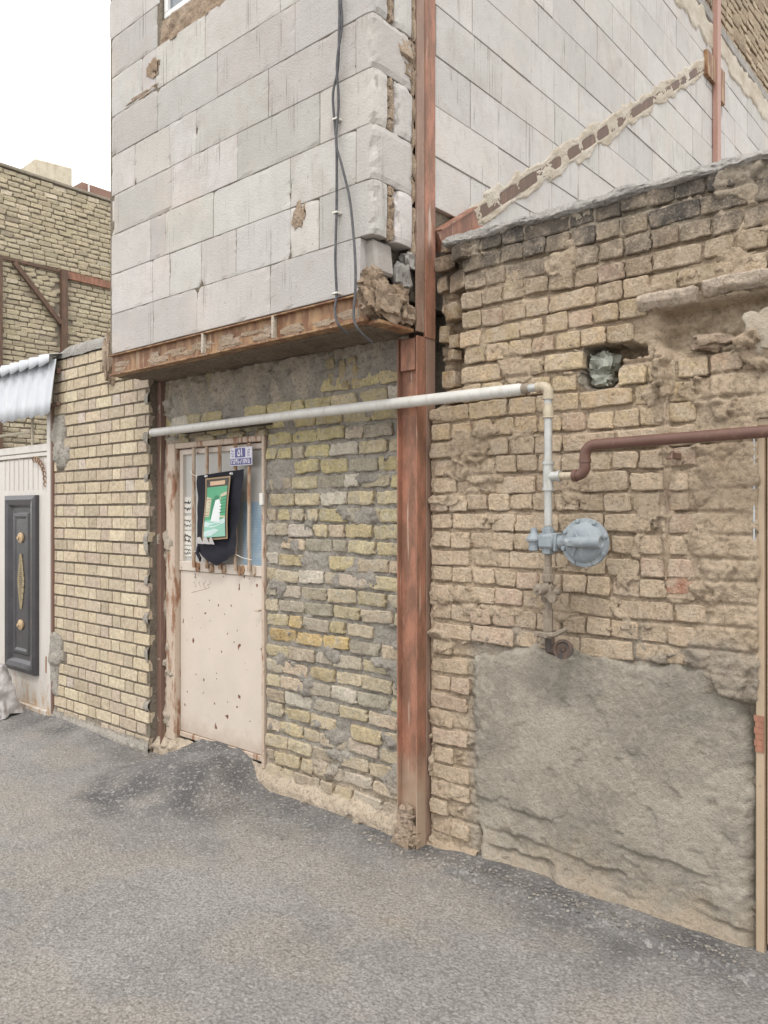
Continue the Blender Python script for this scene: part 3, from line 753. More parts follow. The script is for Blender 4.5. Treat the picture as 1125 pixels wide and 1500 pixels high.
for r in range(14):
    z0 = 2.60 + r * .2495; z1 = z0 + .2485
    if z1 > 5.98: break
    if r < 8:
        seq = rows[r]
        xs_ = [X(q, OY) if not isinstance(q, str) else None for q in seq]
        if seq[-1] == 'E': xs_[-1] = HX1
        if seq[-1] == 'C': xs_[-1] = HX1
        if r == 7: xs_ = [X(163, OY), X(230, OY)]
    else:
        if z0 < WINZ1: xs_ = [HX0, WINX0 - .02]; 
        else: xs_ = [HX0 + q for q in ((0, .3, .9, 1.5, 2.1, 2.245) if r % 2 else (0, .6, 1.2, 1.8, 2.245))]
    for a, b in zip(xs_, xs_[1:]):
        depth = .18
        if b == HX1: depth = .10 if (seq[-1] == 'E' and r < 8) else .28
        y0 = OY + random.uniform(-.0016, .0016)
        if b - a < .035: y0 += .004
        block(a + random.uniform(.0008, .0028), b - random.uniform(.0008, .0028), y0, OY + depth, z0 + random.uniform(0, .0012), z1 - random.uniform(0, .0012))
    if r < 8 and seq[-1] == 'E' or r >= 8:                       # second block on the return face
        block(HX1 - .10, HX1 + random.uniform(-.012, .006), OY + .145, OY + .275, z0, z1 - .002)
    if 7 <= r and z0 < WINZ1:
        block(WINX1 + .02, HX1, OY, OY + .18, z0, z1 - .001)
    if r == 7:
        pass
# wall core behind the blocks
MB().box(HX0 + .006, HX1 - .09, OY + .006, 2.9, 2.61, WINZ0 - .17).build('wall_core', M['pillar_mortar'], house)
MB().box(HX0 + .006, WINX0 - .004, OY + .006, 2.9, WINZ0 - .168, 5.95).build('wall_core', M['pillar_mortar'], house)
MB().box(WINX1 + .004, HX1 - .09, OY + .006, 2.9, WINZ0 - .168, 5.95).build('wall_core', M['pillar_mortar'], house)
MB().box(WINX0 - .002, WINX1 + .002, OY + .10, 2.9, WINZ0 - .166, 5.95).build('wall_core', M['pillar_mortar'], house)
MB().box(HX0 + .02, HX1 - .006, 3.05, 10.5, 3.12, 5.95).build('wall_core', M['coping'], house)
MB().box(HX0 + .02, HX1 - .03, 2.902, 10.49, 2.61, 5.94).build('wall_core', M['pillar_mortar'], house)
MB().box(HX0 - .01, HX1 + .01, OY - .01, 10.5, 5.953, 6.05, .01).build('roof_slab', M['coping'], house)
# rough mortar in the joint of the return face
mb = MB()
for r in (1, 3, 5):
    for k in range(5): mb.lump((HX1 - .02, OY + .122, 2.63 + r * .2495 + k * .048), (.022, .02, .03), r * 9 + k, .6, 6, 2)
mb.lump((HX1 - .03, OY + .22, 3.77), (.035, .06, .06), 4, .6, 10, 2); mb.lump((HX1 - .035, OY + .25, 3.68), (.035, .04, .05), 14, .6, 10, 2)
for k in range(16): mb.lump((HX1 - .012, OY + .288, 2.86 + k * .13), (.02, .014, .06), 50 + k, .7, 6, 2)
mb.build('joint_mortar', M['rubble'], house, True, kind='stuff')
# side wall blocks
SX = HX1
for r in range(0, 14):
    z0 = 2.60 + r * .2495; z1 = z0 + .2485
    if z1 > 5.98: break
    y = 3.045 - (.61 if r % 2 else .30) * random.uniform(.9, 1.05)
    ymax = 10.4 if r > 3 else 8.6
    while y < ymax:
        L_ = .605 if random.random() < .86 else random.choice((.3, .42))
        a, b = max(3.045, y), y + L_
        y += L_
        if b - a < .05: continue
        if r == 1 and a < 3.3: a = max(a, 3.6)
        if r == 0 and a < 3.6: continue
        if 7.10 < (a + b) / 2 < 7.38 and b - a < .35: pass
        o = block(SX - .12, SX + random.uniform(-.003, .002), a + .0035, b - .0035, z0 + .001, z1 - .0025, chip=False)
        o.color = jit((.49, .477, .46), .045) + (1,)
# diagonal brace buried in the side wall
A, B = Vector((SX, 3.06, 2.93)), Vector((SX, 7.16, 5.62))
D = (B - A).normalized(); U = Vector((0, -D.z, D.y))
def strip(mb, s0, s1, v0, v1, h0, h1):
    L_ = (B - A).length
    P_ = [A + D * L_ * s + U * v + Vector((h, 0, 0)) for h in (h0, h1) for v in (v0, v1) for s in (s0, s1)]
    mb.add(P_, [(0, 2, 3, 1), (4, 5, 7, 6), (0, 1, 5, 4), (2, 6, 7, 3), (0, 4, 6, 2), (1, 3, 7, 5)])
mb = MB(); strip(mb, 0, 1, -.028, .028, -.02, .006); mb.build('diagonal_brace', M['far_steel'], house)
mb = MB(); strip(mb, 0, .075, -.055, .05, -.02, .03); strip(mb, 0, .075, -.055, -.047, .03, .055); strip(mb, 0, .075, .042, .05, .03, .055); mb.build('brace_shoe', M['red_steel'], house)
def band(u, v):
    L_ = (B - A).length; s = u * L_; q = (v - .5) * 2
    h = .007 + .005 * fbm(s * 6, v * 4, 2, 4) + .003 * fbm(s * 30, v * 20, 2, 2) - .030 * sst(.34, .18, abs(q)) * sst(-.02, .16, n3(s * 4.3, 3))
    h -= .05 * sst(.62, .95, abs(q) + .40 * fbm(s * 5, v * 3 + 9, 1, 4))
    if s < .42: h -= .06 * sst(.42, .30, s)
    p = A + D * s + U * q * .10; return (p.x + h, p.y, p.z)
mb = MB(); gridshell(mb, band, 420, 26); mb.build('plaster_band', M['white_plaster'], house, True, label='ragged plaster band over the diagonal brace', fixn=False)
# second storey edge plaster, red post, gusset
def band2(u, v):
    y = 5.0 + 5.4 * u; q = (v - .5) * 2; h = .010 + .006 * fbm(y * 6, v * 4, 6, 4) - .05 * sst(.6, 1, abs(q) + .40 * fbm(y * 5, v * 2 + 4, 2, 4))
    return (SX + h, y, 5.84 + q * .17)
mb = MB(); gridshell(mb, band2, 360, 20); mb.build('plaster_band', M['white_plaster'], house, True, fixn=False)
mb = MB(); mb.box(SX + .004, SX + .05, 7.15, 7.24, 0.0, 7.9, .003); mb.build('steel_post', M['pink_steel'], house, label='slim pinkish steel post on the side wall')
MB().box(SX - .01, SX + .035, 6.93, 7.14, 5.40, 5.62, .003).build('gusset_plate', M['rust_steel'], house)
mb = MB(); mb.box(SX + .0, SX + .03, 7.31, 7.42, 5.32, 5.62, .003); mb.build('gusset_plate', M['rust_steel'], house)
# steel columns beside the brick wall
def channel_col(x0, x1, y0, y1, z0, z1, name, m, lab=None):
    mb = MB(); t = .007
    mb.box(x0, x0 + t, y0, y1, z0, z1, .0015); mb.box(x1 - t, x1, y0, y1, z0, z1, .0015)
    ym = (y0 + y1) / 2; mb.box(x0 + t, x1 - t, ym - .003, ym + .003, z0, z1)
    return mb.build(name, m, house, label=lab)
channel_col(-2.408, -2.284, 2.895, 2.965, -.02, 2.44, 'steel_column', M['red_steel'], 'red primed steel column below the overhang')
MB().box(-2.39, -2.30, 2.900, 2.93, 2.28, 2.43, .002).build('joint_plate', M['red_steel'], house)
channel_col(-2.40, -2.284, 2.969, 3.040, -.02, 2.9, 'steel_column', M['grey_red_steel'])
mb = MB(); mb.box(-2.293, -2.2815, 2.892, 2.952, 2.46, 5.95, .001); mb.build('steel_column', M['grey_red_steel'], house, label='dusty grey flange of the upper column')
mb = MB(); mb.box(-2.293, -2.279, 2.955, 3.035, 2.44, 5.95, .0015); mb.build('steel_column', M['red_steel'], house, label='red flange of the upper column')
mb = MB()
for k in range(9): mb.lump((-2.35 + .04 * n3(k, 2) , 2.895, .02 + .018 * k), (.07 - .005 * k, .03, .03), k, .5, 8, 2)
mb.build('column_foot_mud', M['rubble'], house, True)
channel_col(X(221, 2.94), X(235, 2.94), 2.94, 2.985, -.02, 2.47, 'steel_column', M['post_steel'], 'brown steel post left of the door')
# beam under the overhang
bx0, bx1 = HX0 + .005, X(534, OY)
def ibeam(mb, x0, x1, y0, z0, z1):
    mb.box(x0, x1, y0, y0 + .065, z1 - .008, z1, .0015); mb.box(x0, x1, y0, y0 + .065, z0, z0 + .009, .0015); mb.box(x0, x1, y0 + .024, y0 + .034, z0 + .009, z1 - .008)
mb = MB(); ibeam(mb, bx0, bx1, OY - .005, 2.462, 2.592); mb.build('steel_beam', M['rust_steel'], house, label='rusty steel edge beam under the blocks')
mb = MB()
for (z_, h_) in ((2.505, .03), (2.54, .03)):
    x = bx0 + .03
    while x < bx1 - .1:
        L_ = random.uniform(.05, .22)
        if random.random() < .6: mb.lump((x + L_ / 2, OY + .021, z_ + random.uniform(-.01, .01)), (L_ / 2, .006, h_ * random.uniform(.4, .9)), x * 7, .6, 7, 2)
        x += L_ + random.uniform(0, .08)
mb.build('mortar_smear', M['rubble'], house, True, kind='stuff')
for px in (297, 400):
    xc = X(px, OY); mb = MB(); mb.lump((xc, OY + .004, 2.527), (.010, .012, .055), px, .25, 10, 2); mb.box(xc - .009, xc + .009, OY - .007, OY + .02, 2.475, 2.588, .003)
    mb.build('plaster_drip', M['white_plaster'], house, True)
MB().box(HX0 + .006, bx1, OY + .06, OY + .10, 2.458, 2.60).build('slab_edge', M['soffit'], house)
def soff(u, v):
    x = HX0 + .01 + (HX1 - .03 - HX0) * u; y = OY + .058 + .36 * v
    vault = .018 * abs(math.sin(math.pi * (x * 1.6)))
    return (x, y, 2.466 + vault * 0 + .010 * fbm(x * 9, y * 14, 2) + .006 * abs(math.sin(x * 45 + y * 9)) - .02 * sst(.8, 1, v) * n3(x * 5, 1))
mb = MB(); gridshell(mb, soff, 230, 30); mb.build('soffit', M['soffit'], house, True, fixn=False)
# broken corner of the overhang
mb = MB(); mb.lump((-2.335, 2.70, 2.56), (.055, .115, .085), 11, .45, 26, 2.6); mb.lump((-2.335, 2.84, 2.52), (.06, .06, .05), 12, .45, 18, 2.6); mb.lump((-2.36, 2.66, 2.66), (.05, .06, .05), 13, .5, 16, 2.4)
mb.lump((-2.33, 2.79, 2.60), (.05, .06, .055), 15, .5, 16, 2.4)
mb.build('rubble_corner', M['rubble'], house, True, label='broken tan mortar lump at the corner of the overhang')
mb = MB(); mb.box(-2.45, -2.315, 2.635, 2.76, 2.69, 2.845, .012)
for v in mb.v: v.x += (v.z - 2.7) * -.12; v.y += .02 * n3(v.x * 20, v.z * 20)
o = mb.build('concrete_block', M['block'], house, label='broken grey block chunk above the rubble corner'); o.color = (.33, .31, .29, 1)
mb = MB(); mb.lump((-2.33, 2.83, 2.70), (.04, .05, .07), 21, .5, 14, 2); mb.lump((-2.32, 2.87, 2.79), (.03, .04, .04), 24, .5, 12, 2); mb.build('joint_mortar', M['coping'], house, True, kind='stuff')
MB().box(-2.36, -2.29, 2.63, 2.88, 2.452, 2.468, .002).build('beam_end', M['rust_steel'], house)
# window at the top
win = MB(); a, b, c, d = WINX0, WINX1, WINZ0, WINZ1; t = .035
win.box(a, b, OY + .02, OY + .07, c, c + t, .003); win.box(a, b, OY + .02, OY + .07, d - t, d, .003); win.box(a, a + t, OY + .02, OY + .07, c + t, d - t, .003); win.box(b - t, b, OY + .02, OY + .07, c + t, d - t, .003)
win.box((a + b) / 2 - t / 2, (a + b) / 2 + t / 2, OY + .02, OY + .07, c + t, d - t, .003)
wo = win.build('window', M['white_frame'], house)
MB().box(a + t, (a + b) / 2 - t / 2, OY + .04, OY + .046, c + t, d - t).build('pane', M['glass'], wo)
MB().box((a + b) / 2 + t / 2, b - t, OY + .04, OY + .046, c + t, d - t).build('pane', M['glass'], wo)
def sill(u, v):
    x = WINX0 - .012 + (WINX1 - WINX0 + .08) * u; z = 4.335 + .165 * v
    return (x, OY + .004 - .014 * fbm(x * 14, z * 14, 3, 4) + .06 * sst(.88, 1, v), z + .012 * n3(x * 9, 2) * (1 - v))
mb = MB(); gridshell(mb, sill, 130, 24); mb.build('sill_mortar', M['rubble'], house, True, label='rough brown mortar under the window', fixn=False)
mb = MB(); mb.lump((X(225, OY), OY + .005, 4.23), (.07, .014, .05), 31, .6, 12, 2.5); mb.lump((X(205, OY), OY + .008, 4.12), (.17, .011, .018), 33, .6, 12, 2.5); mb.lump((X(438, OY), OY + .006, 3.04), (.045, .014, .055), 36, .6, 12, 2.5)
mb.build('mortar_smear', M['rubble'], house, True, kind='stuff')

# ---- ground floor: yellow brick infill
GX0, GX1 = X(237, 2.9) - .14, -2.405
DX0, DX1, DZ0, DZ1 = X(262, 3.0), X(391, 3.0), .125, 2.035
DFX0 = X(250, 3.0)
def gf_h(x, z):
    h = .003 + .010 * fbm(x * 9, z * 9, 4) + .007 * fbm(x * 34, z * 34, 1, 3) + .020 * sst(.42, .47, fbm(x * 4.6, z * 6, 27, 4)) * (1 + .3 * fbm(x * 25, z * 25, 3))
    q = sst(2.215, 2.27, z + .05 * fbm(x * 3.5, z * 3, 2) - .04 * sst(-3.2, -2.6, x))
    h += q * (.018 + .020 * fbm(x * 8, z * 5, 9) + .012 * fbm(x * 24, z * 11, 5, 4))
    if x < DX0 + .02 and z < 2.1: h += .018 + .014 * fbm(x * 10, z * 7, 3)
    h += .03 * sst(.14, .04, z) + .02 * sst(.10, .02, z)
    for (bx, bz, rx, rz, a) in ((X(540, 3), 1.77, .12, .022, .02), (X(410, 3), 1.76, .05, .05, .018), (X(575, 3), 1.5, .03, .2, .01), (X(410, 3), .75, .05, .05, .016), (X(560, 3), .83, .07, .03, .02), (X(500, 3), .30, .1, .03, .02), (X(470, 3), .2, .12, .03, .018)):
        dx = (x - bx) / rx; dz = (z - bz) / rz
        if abs(dx) < 2 and abs(dz) < 2: h += a * sst(1.3, .5, dx * dx + dz * dz + .7 * fbm(x * 16, z * 16, 2, 2))
    return h
def gf_mask(x, z):
    return max(0, min(1, max(sst(.34, .10, z + .12 * fbm(x * 6, z * 6)), (.9 if x < DX0 + .03 and z < 2.08 else 0) * (.6 + .5 * fbm(x * 9, z * 5)), .55 * sst(2.25, 2.42, z + .3 * fbm(x * 9, z * 4, 4)))))
relief('mortar', M['cement_mortar'], house, GX0, GX1 + .02, -.05, 2.47, .0105, gf_h, lambda a, z, h: (a, WY - h, z), gf_mask, skip=lambda x, z: DX0 - .01 < x < DX1 + .01 and DZ0 - .01 < z < DZ1)
MB().box(GX0, HX1 - .03, 3.2, 10.5, 0, 2.6).build('wall_core', M['pillar_mortar'], house)
V2 = variants(M['yellow_brick'], .0068, .015)
W2 = Wall(house, V2, M['yellow_brick'])
YEL = [(.52, .455, .305), (.50, .44, .32), (.56, .49, .335), (.49, .43, .33), (.46, .41, .33), (.52, .44, .33), (.53, .45, .28)]
zrow = .105; r = 0
while zrow < 2.33:
    x = GX0 + .01 if zrow > 2.06 else DX1 + .012
    x -= random.uniform(0, .12)
    while x < GX1 - .02:
        w_ = random.uniform(.185, .21) if random.random() < .85 else random.uniform(.09, .13)
        a, b = max(x, DX1 + .012) if zrow < 2.06 else max(x, GX0), min(x + w_, GX1 - .004)
        x += w_ + random.uniform(.005, .016)
        if b - a < .045: continue
        cx = (a + b) / 2; cz = zrow + .010 * n3(cx * 1.5, r * .37, 5) + random.uniform(-.004, .004)
        if random.random() < .05: continue
        if zrow > 2.24 - .0 and cx < -3.1: continue
        c = jit(random.choice(YEL), .1); q = random.random()
        if .82 < cz < 1.0 and cx < -2.9 and q < .75: c = jit((.54, .41, .21))
        elif q < .06: c = jit((.58, .54, .46))
        elif q < .14: c = jit((.38, .35, .28))
        if cz < .5: c = tuple(u + (v - u) * .55 * (1 - cz / .5 * .6) for u, v in zip(c, (.54, .45, .35)))
        if cz > 1.7 and q > .5: c = jit((.54, .47, .27))
        W2.add(cx, WY - .019 + random.uniform(-.006, .006), cz, b - a, random.uniform(.060, .070), c, roll=random.uniform(-.04, .04), yaw=random.uniform(-.04, .04))
    zrow += .0872; r += 1
for (px, py, an) in ((487, 545, .25), (503, 548, .22), (520, 545, .3), (250, 575, -.1), (310, 560, .3)):
    W2.add(X(px, 2.985), 2.975, Z(px, py, 2.985), .16, .055, jit((.40, .33, .2)), roll=math.pi / 2 - an)
for (px, zc, wd) in ((300, 2.072, .2), (345, 2.075, .15), (270, 2.072, .1), (382, 2.07, .1)):
    W2.add(X(px, 2.985), 2.975, zc - .005, wd, .04, jit((.42, .36, .24)))
W2.finish()
mb = MB(); mb.box(X(264, 2.95), X(393, 2.95), 2.93, 3.02, 2.105, 2.135, .003); mb.build('lintel', M['dark_steel'], house)
# ---- door
door = MB()
door.box(DFX0, DX0, 2.965, 3.05, .10, 2.05, .004).box(DX1 - .022, DX1, 2.975, 3.05, .10, 2.05, .004).box(DX0, DX1 - .022, 2.97, 3.05, 2.015, 2.05, .004)
dro = door.build('door', M['peel'], house, label='pale metal door with barred glass top and rust chips')
LX0, LX1 = DX0 + .006, DX1 - .026
ZM = 1.235; 
MB().box(LX0, LX1, 3.008, 3.04, .16, ZM - .02, .004).build('door_panel', M['door'], dro)
mb = MB(); mb.box(LX0, LX1, 2.998, 3.04, ZM - .018, ZM + .045, .004).box(LX0, LX0 + .035, 3.0, 3.04, ZM + .045, 2.01, .003).box(LX1 - .022, LX1, 3.0, 3.04, ZM + .045, 2.01, .003).box(LX0 + .035, LX1 - .022, 3.0, 3.04, 1.975, 2.01, .003)
mb.build('door_rail', M['door'], dro)
MB().box(LX0, LX1, 3.0, 3.045, .125, .158, .003).build('threshold', M['peel'], dro)
GY = 3.022
MB().box(LX0 + .035, LX1 - .022, GY, GY + .005, ZM + .045, 1.975).build('glass', M['milk'], dro)
MB().box(X(352, 3.0), LX1 - .023, GY - .003, GY - .001, ZM + .046, 1.66).build('blue_sheet', M['blue_sheet'], dro)
BY = 2.972
bars = (284, 303, 322, 345, 365)
for px in bars:
    xb = X(px, BY); mb = MB()
    pts = [(xb + .004 * n3(px, k * .7), BY + .004 * n3(px, k * .5, 3), ZM + .01 + (2.0 - ZM) * k / 8) for k in range(9)]
    mb.tube(pts, .0115, 8); mb.lump((xb + .012, 2.992, ZM + .012), (.02, .008, .028), px, .4, 8, 2)
    mb.build('window_bar', M['bar'], dro, True)
mb = MB()
for px in (311, 355): mb.lump((X(px, 2.992), 2.996, ZM + .015), (.014, .004, .026), px, .5, 8, 2)
mb.build('rust_scab', M['rust_steel'], dro, True)
for k, (py0, py1) in enumerate(((728, 752), (756, 776), (778, 798), (800, 815))):
    xa, xb = X(268, 3.015), X(280, 3.015); za, zb = Z(274, py1, 3.015), Z(274, py0, 3.015)
    nb = MB(); nb.box(xa, xb, GY - .004, GY - .001, za, zb); po = nb.build('paper_notice', M['paper'], dro)
    ib = MB(); random.seed(90 + k)
    for s in range(2):
        zc = zb - (zb - za) * (.35 + .35 * s); pts = []
        for i in range(14): pts.append((xb - .008 - (xb - xa - .016) * i / 13, GY - .005, zc + .017 * n3(i * .83 + .3, k * 3.3 + s * 1.7) + .006 * math.sin(i * 1.9 + k)))
        ib.tube(pts, .0022 if k % 2 else .0032, 4)
    ib.build('script', M['ink'], po)
random.seed(17)
# scratched digits on the leaf
mb = MB()
for (cx, s) in ((285, 0), (292, 1), (299, 2), (306, 3)):
    x0 = X(cx, 3.005); z0 = Z(cx, 856, 3.005); pts = [(x0 + .016 * math.sin(i * .9 + s), 3.0075, z0 - .02 + .04 * i / 6 + .006 * math.cos(i * 1.7 + s)) for i in range(7)]
    mb.tube(pts, .0009, 4)
mb.tube([(X(280, 3.005), 3.0075, Z(280, 868, 3.005)), (X(304, 3.005), 3.0075, Z(304, 862, 3.005))], .0009, 4)
mb.build('scratched_digits', M['post_steel'], dro)
MB().box(DX1 - .018, DX1 + .012, 2.955, 2.974, 1.64, 1.71, .003).build('bell_push', M['switch'], dro)
MB().tube([(DX1 - .05, 3.0, 1.02), (DX1 - .05, 2.975, 1.02), (DX1 - .08, 2.975, 1.02)], .006, 8).build('handle', M['peel'], dro)

# ---- number plate (hangs on the bars)
def textmesh(s, size, m, name, parent, loc, ext=.0006):
    cu = bpy.data.curves.new(name, 'FONT'); cu.body = s; cu.size = size; cu.extrude = ext; cu.align_x = 'CENTER'; cu.align_y = 'CENTER'; cu.offset = size * .012
    tmp = bpy.data.objects.new('tmp', cu); S.collection.objects.link(tmp)
    dg = C.evaluated_depsgraph_get(); me = bpy.data.meshes.new_from_object(tmp.evaluated_get(dg)); bpy.data.objects.remove(tmp)
    me.materials.clear(); me.materials.append(m)
    me.transform(Matrix.Rotation(math.pi / 2, 4, 'X'))
    o = link(bpy.data.objects.new(name, me), parent, loc); return o
PY_ = 2.945
p0, p1 = X(337, PY_), X(369, PY_); q0, q1 = Z(352, 682, PY_), Z(352, 655, PY_)
plate = thing('number_plate', 'blue and white enamel house number plate on the door bars', 'sign', ((p0 + p1) / 2, PY_, q0))
MB().box(p0, p1, PY_, PY_ + .006, q0, q1, .002).build('plate_body', M['plate_white'], plate)
mid_ = q0 + (q1 - q0) * .42; wd = p1 - p0
MB().box(p0 + .006, p1 - .006, PY_ - .0015, PY_ - .0002, q0 + .006, mid_ - .003).build('blue_field', M['plate_blue'], plate)
MB().box(p0 + wd * .24, p0 + wd * .70, PY_ - .0015, PY_ - .0002, mid_ + .003, q1 - .006).build('blue_field', M['plate_blue'], plate)
textmesh('\u06f5\u06f1', .062, M['plate_digit'], 'digits', plate, (p0 + wd * .47, PY_ - .003, (mid_ + q1) / 2 - .002))
textmesh('\u06f2\u06f5\u06f9\u06f1-\u06f8\u06f1\u06f1\u06f7\u06f5', .040, M['plate_digit'], 'digits', plate, ((p0 + p1) / 2, PY_ - .003, (q0 + mid_) / 2 + .001))
mb = MB()
for (u, s) in ((.12, 1), (.85, 2)):
    for j in range(3):
        mb.tube([(p0 + wd * u + .012 * math.sin(i + s * j), PY_ - .001, mid_ + .012 + j * .016 + .005 * math.cos(i * 1.3 + j)) for i in range(6)], .0012, 4)
mb.build('emblem', M['plate_blue'], plate)

# ---- black pennant with print
CY = 2.942
def BP(px, py, dy=0): return Vector((X(px, CY), CY + dy, Z(px, py, CY)))
pen = thing('pennant', 'black cloth pennant with a green printed poster hung over the door bars', 'banner', tuple(BP(320, 828)))
TL, TR, BL, BR, BT = BP(289, 697), BP(357, 687), BP(287, 806), BP(347, 811), BP(318, 829)
def cloth(u, v):
    top = TL.lerp(TR, u); bot = BL.lerp(BR, u)
    tip = 1 - abs(u - .5) * 2
    bz = bot.z - (bot.z - BT.z) * tip * 1.0 + (.0)
    p = Vector((top.x + (bot.x - top.x) * v, 0, top.z + (bz - top.z) * v))
    p.y = CY + .010 * math.sin(u * 9 + v * 2) * (.3 + v) + .012 * n3(u * 4, v * 5, 2) - .012 * sst(.55, .8, v) * sst(.9, .6, v) 
    return p
mb = MB(); gridshell(mb, cloth, 26, 34); o = mb.build('cloth', M['cloth'], pen, True, fixn=False)
mb = MB(); mb.tube([BP(290, 800), BP(291, 810, -.01), BP(295, 818, -.01), BP(294, 823, -.005)], [.008, .012, .01, .004], 8); mb.build('cloth_tail', M['cloth'], pen, True)
PTL, PTR, PBL, PBR = BP(305, 701, -.022), BP(341, 697, -.022), BP(301, 792, -.022), BP(337, 789, -.022)
def PR(u, v, d=0): 
    p = PTL.lerp(PTR, u).lerp(PBL.lerp(PBR, u), v); return Vector((p.x, p.y - d + .006 * math.sin(v * 5 + u * 2), p.z))
def prt(name, poly, m, d, sub=1):
    mb = MB(); n_ = len(poly); mb.add([PR(u, v, d) for u, v in poly], [tuple(range(n_))]); return mb.build(name, m, pen, fixn=False)
def rect(name, u0, v0, u1, v1, m, d):
    mb = MB(); gridshell(mb, lambda a, b: PR(u0 + (u1 - u0) * a, v0 + (v1 - v0) * b, d), 4, 12); return mb.build(name, m, pen, fixn=False)
po = rect('poster', 0, 0, 1, 1, M['p_frame'], 0)
rect('poster_print', .05, .025, .95, .975, M['p_dark'], .0008)
rect('poster_print', .08, .15, .92, .955, M['p_green'], .0016)
rect('poster_print', .20, .06, .80, .125, M['p_peach'], .0016)
rect('poster_print', .08, .68, .92, .955, M['p_teal'], .0024)
def ell(cu, cv, ru, rv, m, d, a0=0, n_=20):
    prt('poster_print', [(cu + ru * math.cos(t * 2 * math.pi / n_), cv + rv * math.sin(t * 2 * math.pi / n_)) for t in range(n_)], m, d)
prt('poster_print', [(.08, .30), (.28, .33), (.26, .62), (.08, .62)], M['p_brick'], .0024)
prt('poster_print', [(.66, .28), (.92, .24), (.92, .66), (.62, .64)], M['p_brick'], .0024)
prt('poster_print', [(.32, .34), (.44, .34), (.42, .66), (.30, .66)], M['p_dgreen'], .0024)
prt('poster_print', [(.47, .37), (.62, .35), (.74, .45), (.72, .60), (.70, .72), (.34, .70), (.40, .52)], M['p_white'], .0032)
ell(.50, .325, .10, .035, M['p_dgreen'], .004)
prt('poster_print', [(.08, .70), (.40, .73), (.92, .66), (.92, .74), (.45, .80), (.08, .78)], M['p_pale'], .0032)
prt('poster_print', [(.08, .86), (.5, .82), (.7, .85), (.4, .93), (.08, .94)], M['p_pale'], .0032)
for k in range(6):
    v = .32 + k * .05; prt('poster_print', [(.68, v), (.90, v - .01), (.90, v + .002), (.68, v + .012)], M['p_dgreen'], .0034); prt('poster_print', [(.09, v + .02), (.25, v + .02), (.25, v + .032), (.09, v + .032)], M['p_frame'], .0034)
mb = MB(); a = BP(294, 793, -.032)
for k, (dx, w2) in enumerate(((0, .07), (.06, .075), (.13, .05))): mb.add([a + Vector((dx, 0, -.012)), a + Vector((dx + w2, .002, -.014)), a + Vector((dx + w2 * .7, -.008, .03)), a + Vector((dx + w2 * .25, -.006, .026))], [(0, 1, 2, 3)])
mb.build('tissue', M['sack'], pen)
for (px, py) in ((305, 698), (342, 694)): MB().lathe(BP(px, py, -.01), (0, -1, 0), [(0, .008), (.012, .007), (.018, .003)], 10).build('pin', M['white_frame'], pen)
for (p, q) in (((279, 690), (290, 698)), ((345, 812), (370, 820)), ((284, 808), (291, 806))):
    mb = MB(); mb.tube([BP(*p), BP((p[0] + q[0]) / 2, (p[1] + q[1]) / 2 + 1, -.012), BP(*q, -.006)], .0022, 5); mb.build('string', M['paper'], pen)

# ================================================================== LEFT PILLAR WALL
lw = thing('brick_wall', 'neat pale yellow brick wall between the white gate and the door', 'wall', (-5.2, 2.9, 0))
LXa, LXb, LY = X(78, 2.9), X(219, 2.9), 2.9
def lw_h(x, z):
    h = -.0055 + .003 * fbm(x * 20, z * 20)
    for (px, py, rx, rz, a) in ((88, 640, .10, .2, .024), (92, 668, .12, .09, .024), (84, 950, .13, .12, .022), (80, 985, .08, .2, .02), (218, 585, .05, .05, .02), (218, 640, .06, .045, .02), (216, 700, .05, .03, .02), (217, 795, .06, .07, .02), (219, 850, .05, .04, .02), (217, 905, .05, .04, .02), (218, 960, .05, .05, .02), (216, 1035, .04, .04, .02), (150, 1075, .5, .03, .016)):
        bx, bz = X(px, LY), Z(px, py, LY); dx = (x - bx) / rx; dz = (z - bz) / rz
        if abs(dx) < 2 and abs(dz) < 2: h += a * sst(1.25, .6, dx * dx + dz * dz + .8 * fbm(x * 12, z * 12, 2, 3))
    h += .02 * sst(.12, .02, z) + .012 * sst(LXa + .06, LXa + .01, x)
    return h
relief('mortar', M['pillar_mortar'], lw, LXa, LXb, -.05, 2.80, .014, lw_h, lambda a, z, h: (a, LY - h, z), lambda x, z: sst(0, .012, lw_h(x, z)))
MB().box(LXb - .0045, X(220.5, 2.94), 2.925, 2.99, -.02, 2.46).build('mortar', M['pillar_mortar'], lw)
MB().box(LXa + .005, LXb - .005, LY + .0095, LY + .24, -.02, 2.80).build('wall_core', M['pillar_mortar'], lw)
V3 = variants(M['pillar_brick'], .0014, .006, S_=(.205, .068), H_=(.10, .068), nv=5, h3=3)
W3 = Wall(lw, V3, M['pillar_brick'], (.205, .10, .068))
zr = .055; r = 0
while zr < 2.79:
    x = LXa + .01 + (0 if r % 2 else -.155); k = 0
    while x < LXb - .02:
        w_ = random.uniform(.198, .208) if k % 2 == (0) else random.uniform(.095, .103)
        a, b = max(x, LXa + .012), min(x + w_, LXb - .004); x += w_ + .0115; k += 1
        if b - a < .03: continue
        cx = (a + b) / 2; cz = zr + .004 * n3(cx * 1.2, r * .5)
        q = random.random(); c = (.53, .455, .335) if q < .45 else ((.58, .51, .38) if q < .62 else ((.46, .395, .30) if q < .80 else ((.49, .415, .335) if q < .985 else (.54, .48, .42))))
        if lw_h(cx, cz) > .01: continue
        W3.add(cx, LY - .0055 + random.uniform(-.002, .002), cz, b - a, random.uniform(.0695, .0735), jit(c, .06), roll=random.uniform(-.006, .006), yaw=random.uniform(-.01, .01))
    zr += .0862; r += 1
W3.finish()
